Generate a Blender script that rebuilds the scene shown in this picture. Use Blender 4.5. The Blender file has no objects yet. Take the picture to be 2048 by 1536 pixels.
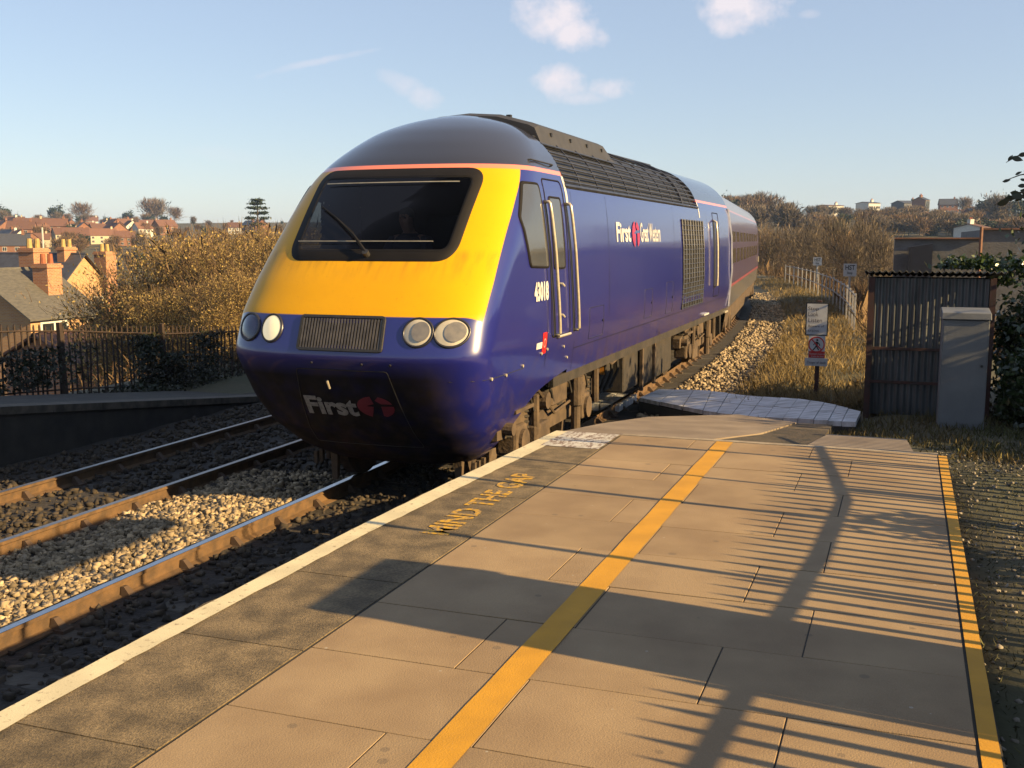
import bpy, math, random
import numpy as np
from mathutils import Vector, Matrix
random.seed(7); RNG = np.random.default_rng(7)
R = math.radians
SC = bpy.context.scene
COL = SC.collection

# ------------------------------------------------------------------ camera
PX_F, PX_CX, PX_CY = 2100.0, 1024.0, 768.0          # focal length and centre for a 2048 x 1536 frame
VPX, HOR, EYE = 1785.0, 480.0, 1.62
pitch = math.atan((PX_CY - HOR) / PX_F)
yaw = math.atan2(VPX - PX_CX, math.hypot(PX_F, PX_CY - HOR))
C_FW = np.array([-math.sin(yaw) * math.cos(pitch), math.cos(yaw) * math.cos(pitch), -math.sin(pitch)])
C_RT = np.array([math.cos(yaw), math.sin(yaw), 0.0]); C_UP = np.cross(C_RT, C_FW)
C_O = np.array([0.0, 0.0, EYE])
cam_d = bpy.data.cameras.new('camera'); cam = bpy.data.objects.new('camera', cam_d); COL.objects.link(cam)
cam_d.sensor_width = 36.0; cam_d.lens = 36.0 * PX_F / 2048.0; cam_d.clip_start = 0.05; cam_d.clip_end = 9000.0
cam.matrix_world = Matrix(((C_RT[0], C_UP[0], -C_FW[0], 0), (C_RT[1], C_UP[1], -C_FW[1], 0), (C_RT[2], C_UP[2], -C_FW[2], EYE), (0, 0, 0, 1)))
SC.camera = cam

# ------------------------------------------------------------------ light
SUN_EL, SUN_DIR = R(22.5), (math.cos(R(6.7)), -math.sin(R(6.7)))     # the sun stands to the right, a little behind
sun_d = bpy.data.lights.new('sun', 'SUN'); sun = bpy.data.objects.new('sun', sun_d); COL.objects.link(sun)
sun_d.energy = 5.0; sun_d.angle = R(0.4); sun_d.color = (1.0, 0.71, 0.34)
sv = Vector((SUN_DIR[0] * math.cos(SUN_EL), SUN_DIR[1] * math.cos(SUN_EL), math.sin(SUN_EL)))
sun.rotation_euler = sv.to_track_quat('Z', 'Y').to_euler()
W = bpy.data.worlds.new('World'); SC.world = W; W.use_nodes = True
wn, wl = W.node_tree.nodes, W.node_tree.links
wbg = wn['Background']; wbg.inputs[1].default_value = 0.050
sky = wn.new('ShaderNodeTexSky'); sky.sky_type = 'NISHITA'; sky.sun_disc = False
sky.sun_elevation = SUN_EL; sky.sun_rotation = math.atan2(SUN_DIR[0], SUN_DIR[1])
sky.air_density = 1.0; sky.dust_density = 0.25; sky.ozone_density = 1.0; sky.altitude = 60
SC.view_settings.view_transform = 'Standard'; SC.view_settings.look = 'None'
SC.view_settings.exposure = 1.5; SC.view_settings.gamma = 1.0
SC.cycles.max_bounces = 6; SC.cycles.transparent_max_bounces = 10
SC.cycles.sample_clamp_indirect = 6.0
SC.cycles.use_denoising = True

def ray(x, y):
    d = C_RT * (x - PX_CX) + C_UP * (PX_CY - y) + C_FW * PX_F
    return d / np.linalg.norm(d)
def gz(x, y, z=0.0): d = ray(x, y); return C_O + d * ((z - EYE) / d[2])
def gx(x, y, X): d = ray(x, y); return C_O + d * (X / d[0])
def gy(x, y, Y): d = ray(x, y); return C_O + d * (Y / d[1])

# ------------------------------------------------------------------ clouds: small fair-weather puffs in the sky itself
def wnode(t, **k):
    n = wn.new(t)
    for a, b in k.items(): setattr(n, a, b)
    return n
def wmath(op, a, b=None, clamp=False):
    n = wnode('ShaderNodeMath', operation=op, use_clamp=clamp)
    for i, v in enumerate((a, b)):
        if v is None: continue
        if hasattr(v, 'links'): wl.new(v, n.inputs[i])
        else: n.inputs[i].default_value = v
    return n.outputs[0]
tc = wnode('ShaderNodeTexCoord')
no = wnode('ShaderNodeTexNoise'); no.inputs['Scale'].default_value = 30; no.inputs['Detail'].default_value = 9; no.inputs['Roughness'].default_value = .62
wl.new(tc.outputs['Generated'], no.inputs['Vector'])
nz = wmath('SUBTRACT', no.outputs[0], 0.5)
cl_total = None
for (px, py, rx, ry, dens, tilt) in ((1110, 35, 82, 48, 1.0, .1), (1150, 62, 70, 40, 1.0, .2), (1080, 45, 45, 40, .9, 0), (1490, 10, 95, 52, 1.0, 0), (1450, 45, 40, 26, .8, 0),
        (1130, 165, 62, 34, .8, .15), (1215, 172, 52, 24, .75, 0), (1160, 195, 60, 16, .5, 0), (800, 165, 45, 24, .42, .4), (850, 195, 42, 24, .5, .5), (640, 122, 110, 7, .32, -.2),
        (560, 140, 50, 8, .25, -.3), (470, 310, 80, 18, .12, .1), (1620, 28, 22, 10, .35, 0), (60, 415, 160, 20, .12, 0), (300, 430, 120, 12, .12, 0)):
    d0, d1 = ray(px, py), ray(px + 10, py + 10 * tilt)
    ax = (d1 - d0); ax -= d0 * ax.dot(d0); ax /= np.linalg.norm(ax); ay = np.cross(d0, ax)
    su = wnode('ShaderNodeVectorMath', operation='SUBTRACT'); wl.new(tc.outputs['Generated'], su.inputs[0]); su.inputs[1].default_value = tuple(d0)
    terms = []
    for a, r in ((ax, rx / 2100.), (ay, ry / 2100.)):
        dt = wnode('ShaderNodeVectorMath', operation='DOT_PRODUCT'); wl.new(su.outputs[0], dt.inputs[0]); dt.inputs[1].default_value = tuple(a / r)
        terms.append(wmath('MULTIPLY', dt.outputs['Value'], dt.outputs['Value']))
    q = wmath('ADD', terms[0], terms[1])
    q = wmath('SUBTRACT', 1.0, q); q = wmath('ADD', q, wmath('MULTIPLY', nz, 3.6)); q = wmath('MULTIPLY', q, dens * .85, True)
    fr = wnode('ShaderNodeVectorMath', operation='DOT_PRODUCT'); wl.new(tc.outputs['Generated'], fr.inputs[0]); fr.inputs[1].default_value = tuple(d0)
    q = wmath('MULTIPLY', q, wmath('GREATER_THAN', fr.outputs['Value'], .6))
    cl_total = q if cl_total is None else wmath('MAXIMUM', cl_total, q)
cmix = wnode('ShaderNodeMixRGB'); cmix.inputs[2].default_value = (6.6, 6.1, 6.4, 1)
# an even pale blue mixed into the whole sky sets its tint and brightness
veil = wnode('ShaderNodeMixRGB'); veil.inputs[0].default_value = .44; veil.inputs[2].default_value = (4.1, 4.75, 6.3, 1)
wl.new(sky.outputs[0], veil.inputs[1]); wl.new(veil.outputs[0], cmix.inputs[1])
wl.new(wmath('MULTIPLY', cl_total, .93, True), cmix.inputs[0]); wl.new(cmix.outputs[0], wbg.inputs[0])

# ------------------------------------------------------------------ materials
def mat(name, base, rough=.7, base2=None, scale=6., detail=5., bump=0., bscale=None, metal=0., coat=0., spec=.5, sharp=(.35, .65), fine=0., fscale=120., rnd=0., trans=0., island=0., stretch=None, emis=None):
    m = bpy.data.materials.new(name); m.use_nodes = True
    n, l = m.node_tree.nodes, m.node_tree.links; b = n['Principled BSDF']
    b.inputs['Roughness'].default_value = rough; b.inputs['Metallic'].default_value = metal
    b.inputs['Coat Weight'].default_value = coat; b.inputs['Coat Roughness'].default_value = .06
    b.inputs['Specular IOR Level'].default_value = spec
    base = tuple(c * .70 for c in base); b2 = tuple(c * .70 for c in base2) if base2 else tuple(c * .72 for c in base)
    t = n.new('ShaderNodeTexCoord'); src = t.outputs['Object']
    if stretch:
        mp = n.new('ShaderNodeMapping'); mp.inputs['Scale'].default_value = stretch; l.new(src, mp.inputs[0]); src = mp.outputs[0]
    ns = n.new('ShaderNodeTexNoise'); ns.inputs['Scale'].default_value = scale; ns.inputs['Detail'].default_value = detail; l.new(src, ns.inputs['Vector'])
    rp = n.new('ShaderNodeMapRange'); rp.inputs[1].default_value, rp.inputs[2].default_value = sharp; l.new(ns.outputs[0], rp.inputs[0])
    mx = n.new('ShaderNodeMixRGB'); mx.inputs[1].default_value = (*base, 1); mx.inputs[2].default_value = (*b2, 1); l.new(rp.outputs[0], mx.inputs[0])
    out = mx.outputs[0]
    def scaleby(out, val, amt):
        mr = n.new('ShaderNodeMapRange'); mr.inputs[3].default_value = 1 - amt; mr.inputs[4].default_value = 1 + amt; l.new(val, mr.inputs[0])
        v = n.new('ShaderNodeVectorMath'); v.operation = 'SCALE'; l.new(out, v.inputs[0]); l.new(mr.outputs[0], v.inputs['Scale']); return v.outputs[0]
    if fine:
        nf = n.new('ShaderNodeTexNoise'); nf.inputs['Scale'].default_value = fscale; nf.inputs['Detail'].default_value = 2; l.new(src, nf.inputs['Vector'])
        out = scaleby(out, nf.outputs[0], fine)
    if rnd:
        oi = n.new('ShaderNodeObjectInfo'); out = scaleby(out, oi.outputs['Random'], rnd)
    if island:
        gi = n.new('ShaderNodeNewGeometry'); out = scaleby(out, gi.outputs['Random Per Island'], island)
    l.new(out, b.inputs['Base Color'])
    if bump:
        nb = n.new('ShaderNodeTexNoise'); nb.inputs['Scale'].default_value = bscale or scale * 6; nb.inputs['Detail'].default_value = 4; l.new(src, nb.inputs['Vector'])
        bp = n.new('ShaderNodeBump'); bp.inputs['Strength'].default_value = bump; bp.inputs['Distance'].default_value = .02; l.new(nb.outputs[0], bp.inputs['Height']); l.new(bp.outputs[0], b.inputs['Normal'])
    if emis:
        b.inputs['Emission Color'].default_value = (*emis[:3], 1); b.inputs['Emission Strength'].default_value = emis[3]
    if trans:
        tr = n.new('ShaderNodeBsdfTranslucent'); l.new(out, tr.inputs[0]); ms = n.new('ShaderNodeMixShader'); ms.inputs[0].default_value = trans
        l.new(b.outputs[0], ms.inputs[1]); l.new(tr.outputs[0], ms.inputs[2]); l.new(ms.outputs[0], n['Material Output'].inputs[0])
    return m
def glass(name, tint, opacity, rough=.03):
    m = bpy.data.materials.new(name); m.use_nodes = True; n, l = m.node_tree.nodes, m.node_tree.links
    b = n['Principled BSDF']; b.inputs['Base Color'].default_value = (*tint, 1); b.inputs['Roughness'].default_value = rough; b.inputs['Specular IOR Level'].default_value = .3
    tr = n.new('ShaderNodeBsdfTransparent'); tr.inputs[0].default_value = (.62, .66, .68, 1)
    fr = n.new('ShaderNodeLayerWeight'); fr.inputs[0].default_value = .25
    mr = n.new('ShaderNodeMapRange'); mr.inputs[3].default_value = opacity; mr.inputs[4].default_value = .8; l.new(fr.outputs[0], mr.inputs[0])
    ms = n.new('ShaderNodeMixShader'); l.new(mr.outputs[0], ms.inputs[0]); l.new(tr.outputs[0], ms.inputs[1]); l.new(b.outputs[0], ms.inputs[2]); l.new(ms.outputs[0], n['Material Output'].inputs[0])
    return m

# ------------------------------------------------------------------ mesh helpers
def origin(o):
    v = np.zeros(3)
    while o is not None: v = v + np.array(o.location); o = o.parent
    return v
def tag(o, label=None, cat=None, group=None, kind=None):
    for k, v in (('label', label), ('category', cat), ('group', group), ('kind', kind)):
        if v: o[k] = v
    return o
def empty(name, loc, label=None, cat=None, group=None):
    o = bpy.data.objects.new(name, None); o.location = tuple(float(c) for c in loc); o.empty_display_size = .2; COL.objects.link(o)
    return tag(o, label, cat, group)
def np_mesh(name, V, F, mat, parent=None, smooth=False, orig=None):
    """F: (n,k) int array of equal polygons"""
    V = np.asarray(V, float); F = np.asarray(F, int)
    o = bpy.data.objects.new(name, None) if False else None
    me = bpy.data.meshes.new(name)
    off = origin(parent) if parent is not None else (np.array(orig, float) if orig is not None else np.zeros(3))
    V = V - off
    k = F.shape[1]
    me.vertices.add(len(V)); me.vertices.foreach_set('co', V.ravel())
    me.loops.add(F.size); me.loops.foreach_set('vertex_index', F.ravel())
    me.polygons.add(len(F)); me.polygons.foreach_set('loop_start', np.arange(0, F.size, k)); me.polygons.foreach_set('loop_total', np.full(len(F), k))
    if smooth: me.polygons.foreach_set('use_smooth', np.ones(len(F), bool))
    me.update(calc_edges=True); me.materials.append(mat)
    o = bpy.data.objects.new(name, me); COL.objects.link(o)
    if parent is not None: o.parent = parent
    elif orig is not None: o.location = tuple(off)
    return o
class MB:
    def __init__(s): s.v, s.f = [], []
    def add(s, V, F):
        n = len(s.v); s.v += [tuple(map(float, p)) for p in V]; s.f += [tuple(i + n for i in q) for q in F]; return s
    def box(s, x0, x1, y0, y1, z0, z1):
        return s.add([(x0, y0, z0), (x1, y0, z0), (x1, y1, z0), (x0, y1, z0), (x0, y0, z1), (x1, y0, z1), (x1, y1, z1), (x0, y1, z1)],
                     [(3, 2, 1, 0), (4, 5, 6, 7), (0, 1, 5, 4), (1, 2, 6, 5), (2, 3, 7, 6), (3, 0, 4, 7)])
    def hexa(s, P): return s.add(P, [(3, 2, 1, 0), (4, 5, 6, 7), (0, 1, 5, 4), (1, 2, 6, 5), (2, 3, 7, 6), (3, 0, 4, 7)])
    def prism(s, pts, z0, z1, axis=2):
        """polygon in the other two axes (kept in order) extruded along axis"""
        n = len(pts)
        def mk(p, h):
            q = list(p); q.insert(axis, h); return q
        s.add([mk(p, z0) for p in pts] + [mk(p, z1) for p in pts], [tuple(range(n - 1, -1, -1)), tuple(range(n, 2 * n))] + [(i, (i + 1) % n, n + (i + 1) % n, n + i) for i in range(n)])
        return s
    def tube(s, pts, r, n=8, caps=True):
        pts = [np.array(p, float) for p in pts]; rr = r if hasattr(r, '__len__') else [r] * len(pts); rings = []
        for i, p in enumerate(pts):
            t = pts[min(i + 1, len(pts) - 1)] - pts[max(i - 1, 0)]; t = t / (np.linalg.norm(t) + 1e-9)
            a = np.cross(t, (0, 0, 1) if abs(t[2]) < .9 else (1, 0, 0)); a /= np.linalg.norm(a); b = np.cross(t, a)
            rings.append([p + rr[i] * (a * math.cos(2 * math.pi * k / n) + b * math.sin(2 * math.pi * k / n)) for k in range(n)])
        V = [q for g in rings for q in g]; F = []
        for i in range(len(pts) - 1):
            for k in range(n): F.append((i * n + k, i * n + (k + 1) % n, (i + 1) * n + (k + 1) % n, (i + 1) * n + k))
        if caps: F += [tuple(range(n - 1, -1, -1)), tuple((len(pts) - 1) * n + k for k in range(n))]
        return s.add(V, F)
    def rings(s, R_, closed=True, cap0=False, cap1=False):
        """list of equally long point lists joined by quads"""
        n = len(R_[0]); V = [p for g in R_ for p in g]; F = []
        for i in range(len(R_) - 1):
            for k in range(n if closed else n - 1): F.append((i * n + k, i * n + (k + 1) % n, (i + 1) * n + (k + 1) % n, (i + 1) * n + k))
        if cap0: F.append(tuple(range(n - 1, -1, -1)))
        if cap1: F.append(tuple((len(R_) - 1) * n + k for k in range(n)))
        return s.add(V, F)
    def build(s, name, mat, parent=None, smooth=False, orig=None, fix=False):
        me = bpy.data.meshes.new(name)
        off = origin(parent) if parent is not None else (np.array(orig, float) if orig is not None else np.zeros(3))
        me.from_pydata([tuple(np.array(p) - off) for p in s.v], [], s.f); me.materials.append(mat)
        if smooth: me.polygons.foreach_set('use_smooth', np.ones(len(me.polygons), bool))
        if fix:
            import bmesh
            bm = bmesh.new(); bm.from_mesh(me); bmesh.ops.recalc_face_normals(bm, faces=bm.faces); bm.to_mesh(me); bm.free()
        me.update()
        o = bpy.data.objects.new(name, me); COL.objects.link(o)
        if parent is not None: o.parent = parent
        elif orig is not None: o.location = tuple(off)
        return o
def bevel(o, w=.01, seg=2, angle=35):
    m = o.modifiers.new('bevel', 'BEVEL'); m.width = w; m.segments = seg; m.limit_method = 'ANGLE'; m.angle_limit = R(angle); return o
def smooth_by_angle(o, ang=35):
    me = o.data; me.polygons.foreach_set('use_smooth', np.ones(len(me.polygons), bool)); me.set_sharp_from_angle(angle=R(ang)); return o
def copy_tree(o, parent=None):
    c = o.copy(); COL.objects.link(c); c.parent = parent
    for ch in o.children: copy_tree(ch, c)
    return c
def text_mesh(body, size, bold=0.0, align='LEFT'):
    cu = bpy.data.curves.new('t', 'FONT'); cu.body = body; cu.size = size; cu.offset = bold; cu.align_x = align; cu.resolution_u = 3
    ob = bpy.data.objects.new('t', cu); COL.objects.link(ob); dg = bpy.context.evaluated_depsgraph_get(); dg.update()
    me = ob.evaluated_get(dg).to_mesh(); V = [tuple(v.co)[:2] for v in me.vertices]; F = [tuple(p.vertices) for p in me.polygons]
    ob.evaluated_get(dg).to_mesh_clear(); bpy.data.objects.remove(ob); bpy.data.curves.remove(cu); return V, F
def rpoly(corners, r, n=6):
    out = []; k = len(corners)
    for i in range(k):
        p0, p, p1 = (np.array(corners[(i + d) % k], float) for d in (-1, 0, 1))
        a = (p0 - p) / np.linalg.norm(p0 - p); b = (p1 - p) / np.linalg.norm(p1 - p)
        for j in range(n + 1):
            t = j / n; out.append(tuple((1 - t) ** 2 * (p + a * r) + 2 * t * (1 - t) * p + t * t * (p + b * r)))
    fine = []
    for i, p in enumerate(out):
        q = out[(i + 1) % len(out)]; d = math.hypot(q[0] - p[0], q[1] - p[1]); k = max(1, min(24, int(d / .08)))
        fine += [(p[0] + (q[0] - p[0]) * j / k, p[1] + (q[1] - p[1]) * j / k) for j in range(k)]
    return fine
def smoothstep(a, b, x): t = np.clip((np.asarray(x, float) - a) / (b - a), 0, 1); return t * t * (3 - 2 * t)

# ------------------------------------------------------------------ lie of the land
XC, Y0, ZR = -5.02, 8.97, -1.1            # track centre, nose tip, rail level
def track_x(y):
    y = np.asarray(y, float); q = np.clip(y - 17, 0, 75)
    return XC - q * q / 468. - np.clip(y - 92, 0, None) * (75 / 234.)
def vnoise(x, y, s):
    return (np.sin(x * s * 1.3 + 1.7 * np.sin(y * s * .9)) + np.sin(y * s * 1.1 + 2.1 * np.sin(x * s * .7 + 1))) * .5
def ter(x, y):
    x, y = np.broadcast_arrays(np.asarray(x, float), np.asarray(y, float))
    l = x - track_x(np.clip(y, -60, 400)); r = np.hypot(x, y); az = np.arctan2(x, np.maximum(y, 1e-3))
    hl = np.interp(r, [0, 110, 280, 600, 900, 1500, 5000], [-7.6, -7.6, -2.5, 8, 15.5, 18, 18])
    hr = np.interp(r, [0, 110, 190, 330, 520, 800, 5000], [-6.5, -6.5, -4.0, 5, 13.5, 14.5, 14.5])
    wl_ = smoothstep(-.42, -.15, az)
    far = hl * (1 - wl_) + hr * wl_ + vnoise(x, y, .012) * np.clip(r / 400., 0, 1.4)
    # railway formation
    rz = np.interp(y, [-50, 8.6, 10.5, 12.5, 15, 20, 32, 200], [-.13, -.13, -.36, -.47, -.62, -.9, -1.05, -1.25])   # ground right of the track
    rz = rz - .24 * smoothstep(5.1, 4.3, l) * smoothstep(11.2, 12.6, y) * smoothstep(22, 17, y)
    a = np.where(y < 16, smoothstep(1.9, 3.6, l), smoothstep(2.0, 3.4, l))
    cor = -1.33 * (1 - a) + rz * a + .02 * vnoise(x, y, 2.2) * a
    lw = smoothstep(9.4, 24, -l)
    redge = np.interp(y, [-50, 16, 26, 40, 300], [26, 20, 6.2, 5.2, 5.0])
    rw = smoothstep(0, 1, (l - redge) / 15.)
    wgt = np.clip(lw + rw, 0, 1) * 1.0
    wgt = np.maximum(wgt, smoothstep(150, 260, y)); wgt = np.where(y < -30, np.maximum(wgt, smoothstep(-30, -90, y)), wgt)
    return cor * (1 - wgt) + far * wgt
def tz(x, y): return float(ter(x, y))

M = {}
M['ground'] = mat('ground', (.105, .08, .04), .95, (.06, .062, .025), .35, 8, .5, 9, fine=.5, fscale=9)
xs = np.unique(np.concatenate([np.linspace(-1500, -120, 60), np.linspace(-120, -20, 60), np.linspace(-20, 8, 90), np.linspace(8, 60, 30), np.linspace(60, 1500, 60)]))
ys = np.unique(np.concatenate([np.linspace(-160, 0, 20), np.linspace(0, 30, 80), np.linspace(30, 130, 70), np.linspace(130, 1000, 90), np.linspace(1000, 1700, 10)]))
GX, GY = np.meshgrid(xs, ys); GV = np.stack([GX, GY, ter(GX, GY)], -1).reshape(-1, 3)
# keep the sheet below the platform slabs
inp = (GV[:, 0] > -2.9) & (GV[:, 0] < .40) & (GV[:, 1] < 8.6); GV[inp, 2] = np.minimum(GV[inp, 2], -.45)
nx = len(xs); ii = (np.arange(len(ys) - 1)[:, None] * nx + np.arange(nx - 1)[None]).ravel()
gr = np_mesh('ground', GV, np.stack([ii, ii + 1, ii + nx + 1, ii + nx], 1), M['ground'], smooth=True); tag(gr, kind='structure')

# ------------------------------------------------------------------ near platform
def PXs(x, y): return x + .0127 * (y - 3.0)
M['slab'] = mat('paving_slab', (.375, .262, .142), .85, (.285, .19, .10), 2.6, 9, .2, 160, fine=.22, fscale=210, rnd=.09)
def spots(m, scale, thr, col, amt=.7):
    n, l = m.node_tree.nodes, m.node_tree.links; b = n['Principled BSDF']; t = n.new('ShaderNodeTexCoord'); v = n.new('ShaderNodeTexVoronoi'); v.inputs['Scale'].default_value = scale; l.new(t.outputs['Object'], v.inputs['Vector'])
    sp = n.new('ShaderNodeSeparateXYZ'); l.new(v.outputs['Color'], sp.inputs[0]); th = n.new('ShaderNodeMath'); th.operation = 'MULTIPLY'; l.new(sp.outputs[0], th.inputs[0]); th.inputs[1].default_value = thr
    lt = n.new('ShaderNodeMath'); lt.operation = 'LESS_THAN'; l.new(v.outputs['Distance'], lt.inputs[0]); l.new(th.outputs[0], lt.inputs[1]); mu = n.new('ShaderNodeMath'); mu.operation = 'MULTIPLY'; l.new(lt.outputs[0], mu.inputs[0]); mu.inputs[1].default_value = amt
    mx = n.new('ShaderNodeMixRGB'); l.new(mu.outputs[0], mx.inputs[0]); l.new(b.inputs['Base Color'].links[0].from_socket, mx.inputs[1]); mx.inputs[2].default_value = (*col, 1); l.new(mx.outputs[0], b.inputs['Base Color'])
spots(M['slab'], 5., .11, (.10, .075, .05), .5); spots(M['slab'], 7.3, .055, (.34, .30, .24), .7)
M['coping'] = mat('coping_stone', (.235, .170, .090), .93, (.105, .076, .040), 7, 9, .45, 150, fine=.8, fscale=75, rnd=.08)
M['fill'] = mat('platform_fill', (.05, .042, .03), .95)
M['wall'] = mat('platform_brick', (.085, .06, .045), .9, (.035, .028, .024), 7, 6, .5, 40)
def worn_paint(name, col, under, amount, scale=30., streak=1.0):
    m = mat(name, col, .75, tuple(c * .82 for c in col), 5, 5, .15, 150); n, l = m.node_tree.nodes, m.node_tree.links; b = n['Principled BSDF']
    t = n.new('ShaderNodeTexCoord'); mp = n.new('ShaderNodeMapping'); mp.inputs['Scale'].default_value = (1, streak, 1); l.new(t.outputs['Object'], mp.inputs[0])
    ns = n.new('ShaderNodeTexNoise'); ns.inputs['Scale'].default_value = scale; ns.inputs['Detail'].default_value = 8; ns.inputs['Roughness'].default_value = .7; l.new(mp.outputs[0], ns.inputs['Vector'])
    mr = n.new('ShaderNodeMapRange'); mr.inputs[1].default_value = 1 - amount - .04; mr.inputs[2].default_value = 1 - amount + .04; l.new(ns.outputs[0], mr.inputs[0])
    mx = n.new('ShaderNodeMixRGB'); l.new(mr.outputs[0], mx.inputs[0]); l.new(b.inputs['Base Color'].links[0].from_socket, mx.inputs[1]); mx.inputs[2].default_value = (*under, 1)
    l.new(mx.outputs[0], b.inputs['Base Color']); return m
M['white_line'] = worn_paint('white_line_paint', (.80, .70, .45), (.24, .19, .12), .385, 30)
M['white_worn'] = worn_paint('worn_white_paint', (.66, .63, .56), (.15, .10, .075), .47, 34, .35)
M['yellow_line'] = worn_paint('yellow_line_paint', (.68, .335, .012), (.25, .19, .13), .30, 40)
M['yellow_text'] = worn_paint('worn_yellow_paint', (.74, .41, .02), (.16, .12, .07), .485, 36)
M['end_strip'] = mat('platform_end_strip', (.40, .33, .235), .85, (.28, .22, .15), 12, 5, .2)

plat = empty('station_platform', (0, 0, -.6), 'paved station platform with yellow safety line and white worn edge'); tag(plat, kind='structure')
MB().hexa([(-2.66, -6, -1.35), (.40, -6, -1.35), (.44, 8.44, -1.35), (-2.55, 8.42, -1.35), (-2.66, -6, -.0028), (.36, -6, -.0028), (.43, 8.44, -.0028), (-2.55, 8.42, -.0028)]).build('platform_fill', M['fill'], plat)
XL, XR, PITCH = -2.13, .325, .5626
rows = [2.962 + (k - 10) * PITCH for k in range(0, 20)] + [8.455]
gap = .003
for i in range(len(rows) - 1):
    y0, y1 = rows[i], rows[i + 1]
    cuts = [XL, -1.20, -.272, XR] if (i % 2 == 0) else [XL, -1.505, -.58, XR]
    for x0, x1 in zip(cuts[:-1], cuts[1:]):
        dz = RNG.uniform(-.0006, .0022); tl = RNG.uniform(-.001, .001, 4)
        q = [(x0 + gap, y0 + gap), (x1 - gap, y0 + gap), (x1 - gap, y1 - gap), (x0 + gap, y1 - gap)]
        q = [(PXs(a, b), b) for a, b in q]
        o = MB().hexa([(a, b, -.06) for a, b in q] + [(a, b, dz + t) for (a, b), t in zip(q, tl)]).build('paving_slab', M['slab'], plat, orig=None)
        bevel(o, .0015, 1)
EDGE = [(-8, -2.86), (2.0, -2.845), (3.4, -2.83), (5.1, -2.80), (6.2, -2.755), (7.26, -2.70), (8.0, -2.665), (8.47, -2.64)]
def edge_x(y): return float(np.interp(y, [a for a, b in EDGE], [b for a, b in EDGE]))
cop = [-5.32 + .88 * k for k in range(0, 15)] + [7.83, 8.47]
for y0, y1 in zip(cop[:-1], cop[1:]):
    yy = np.linspace(y0 + .004, y1 - .004, 9); jit = RNG.normal(0, .006, 9); top = []; bot = []
    off = RNG.uniform(-.008, .008); dz = RNG.uniform(-.001, .001)
    L = [(edge_x(y) + off + j, y) for y, j in zip(yy, jit)]; Rr = [(PXs(XL - .012, y), y) for y in yy]
    V = [(x, y, .0 + dz) for x, y in L] + [(x, y, .001 + dz) for x, y in Rr] + [(x - .0, y, -.11) for x, y in L] + [(x, y, -.11) for x, y in Rr]
    n = 9; F = []
    for k in range(n - 1): F += [(k, n + k, n + k + 1, k + 1), (2 * n + k, k, k + 1, 2 * n + k + 1), (n + k, 3 * n + k, 3 * n + k + 1, n + k + 1)]
    F += [(0, 2 * n, 3 * n, n), (n - 1, 2 * n - 1, 4 * n - 1, 3 * n - 1)]
    MB().add(V, F).build('coping_stone', M['coping'], plat, fix=True)
def strip(name, m, pts_l, pts_r, z, parent=plat):
    n = len(pts_l); V = [(x, y, z) for x, y in pts_l] + [(x, y, z) for x, y in pts_r]
    return MB().add(V, [(k, n + k, n + k + 1, k + 1) for k in range(n - 1)]).build(name, m, parent)
yy = np.linspace(-6, 8.46, 160)
strip('white_edge_line', M['white_line'], [(edge_x(y) + .006 + RNG.normal(0, .0015), y) for y in yy], [(edge_x(y) + (.122 + .004 * math.sin(y * 1.3)) + .05 * max(0, (y - 5) / 3.4) + RNG.normal(0, .0025), y) for y in yy], .0045)
yy = np.linspace(-6, 8.43, 90)
strip('yellow_safety_line', M['yellow_line'], [(PXs(-1.335, y) + RNG.normal(0, .0015), y) for y in yy], [(PXs(-1.205, y) + RNG.normal(0, .0015), y) for y in yy], .0055)
strip('yellow_edge_line', M['yellow_line'], [(PXs(.332, y), y) for y in yy], [(PXs(.392, y) + RNG.normal(0, .0008), y) for y in yy], .004)
MB().hexa([(PXs(.334, -6), -6, -.2), (PXs(.394, -6), -6, -.2), (PXs(.394, 8.45), 8.45, -.2), (PXs(.334, 8.45), 8.45, -.2), (PXs(.334, -6), -6, 0), (PXs(.394, -6), -6, 0), (PXs(.394, 8.45), 8.45, 0), (PXs(.334, 8.45), 8.45, 0)]).build('edging_kerb', M['coping'], plat)
MB().hexa([(-2.06, 8.462, -.1), (.40, 8.462, -.1), (.40, 8.53, -.1), (-2.06, 8.53, -.1), (-2.06, 8.462, .003), (.40, 8.462, .003), (.40, 8.53, .003), (-2.06, 8.53, .003)]).build('end_strip', M['end_strip'], plat)
strip('worn_white_patch', M['white_worn'], [(-2.57 + .01, 7.80), (-2.56, 7.9), (-2.545, 8.2), (-2.53, 8.455)], [(-2.085, 7.80), (-2.084, 7.9), (-2.08, 8.2), (-2.075, 8.455)], .0050)
MB().hexa([(-2.75, -6, -1.36), (-2.66, -6, -1.36), (-2.55, 8.4, -1.36), (-2.62, 8.4, -1.36), (-2.75, -6, -.112), (-2.66, -6, -.112), (-2.55, 8.4, -.112), (-2.62, 8.4, -.112)]).build('platform_wall', M['wall'], plat)
V, F = text_mesh('MIND THE GAP', .235, .007)
sx = 1.62 / max(v[0] for v in V)
MB().add([(-2.245 - v[1], 5.17 + v[0] * sx, .0045) for v in V], F).build('mind_the_gap_lettering', M['yellow_text'], plat)

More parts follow.
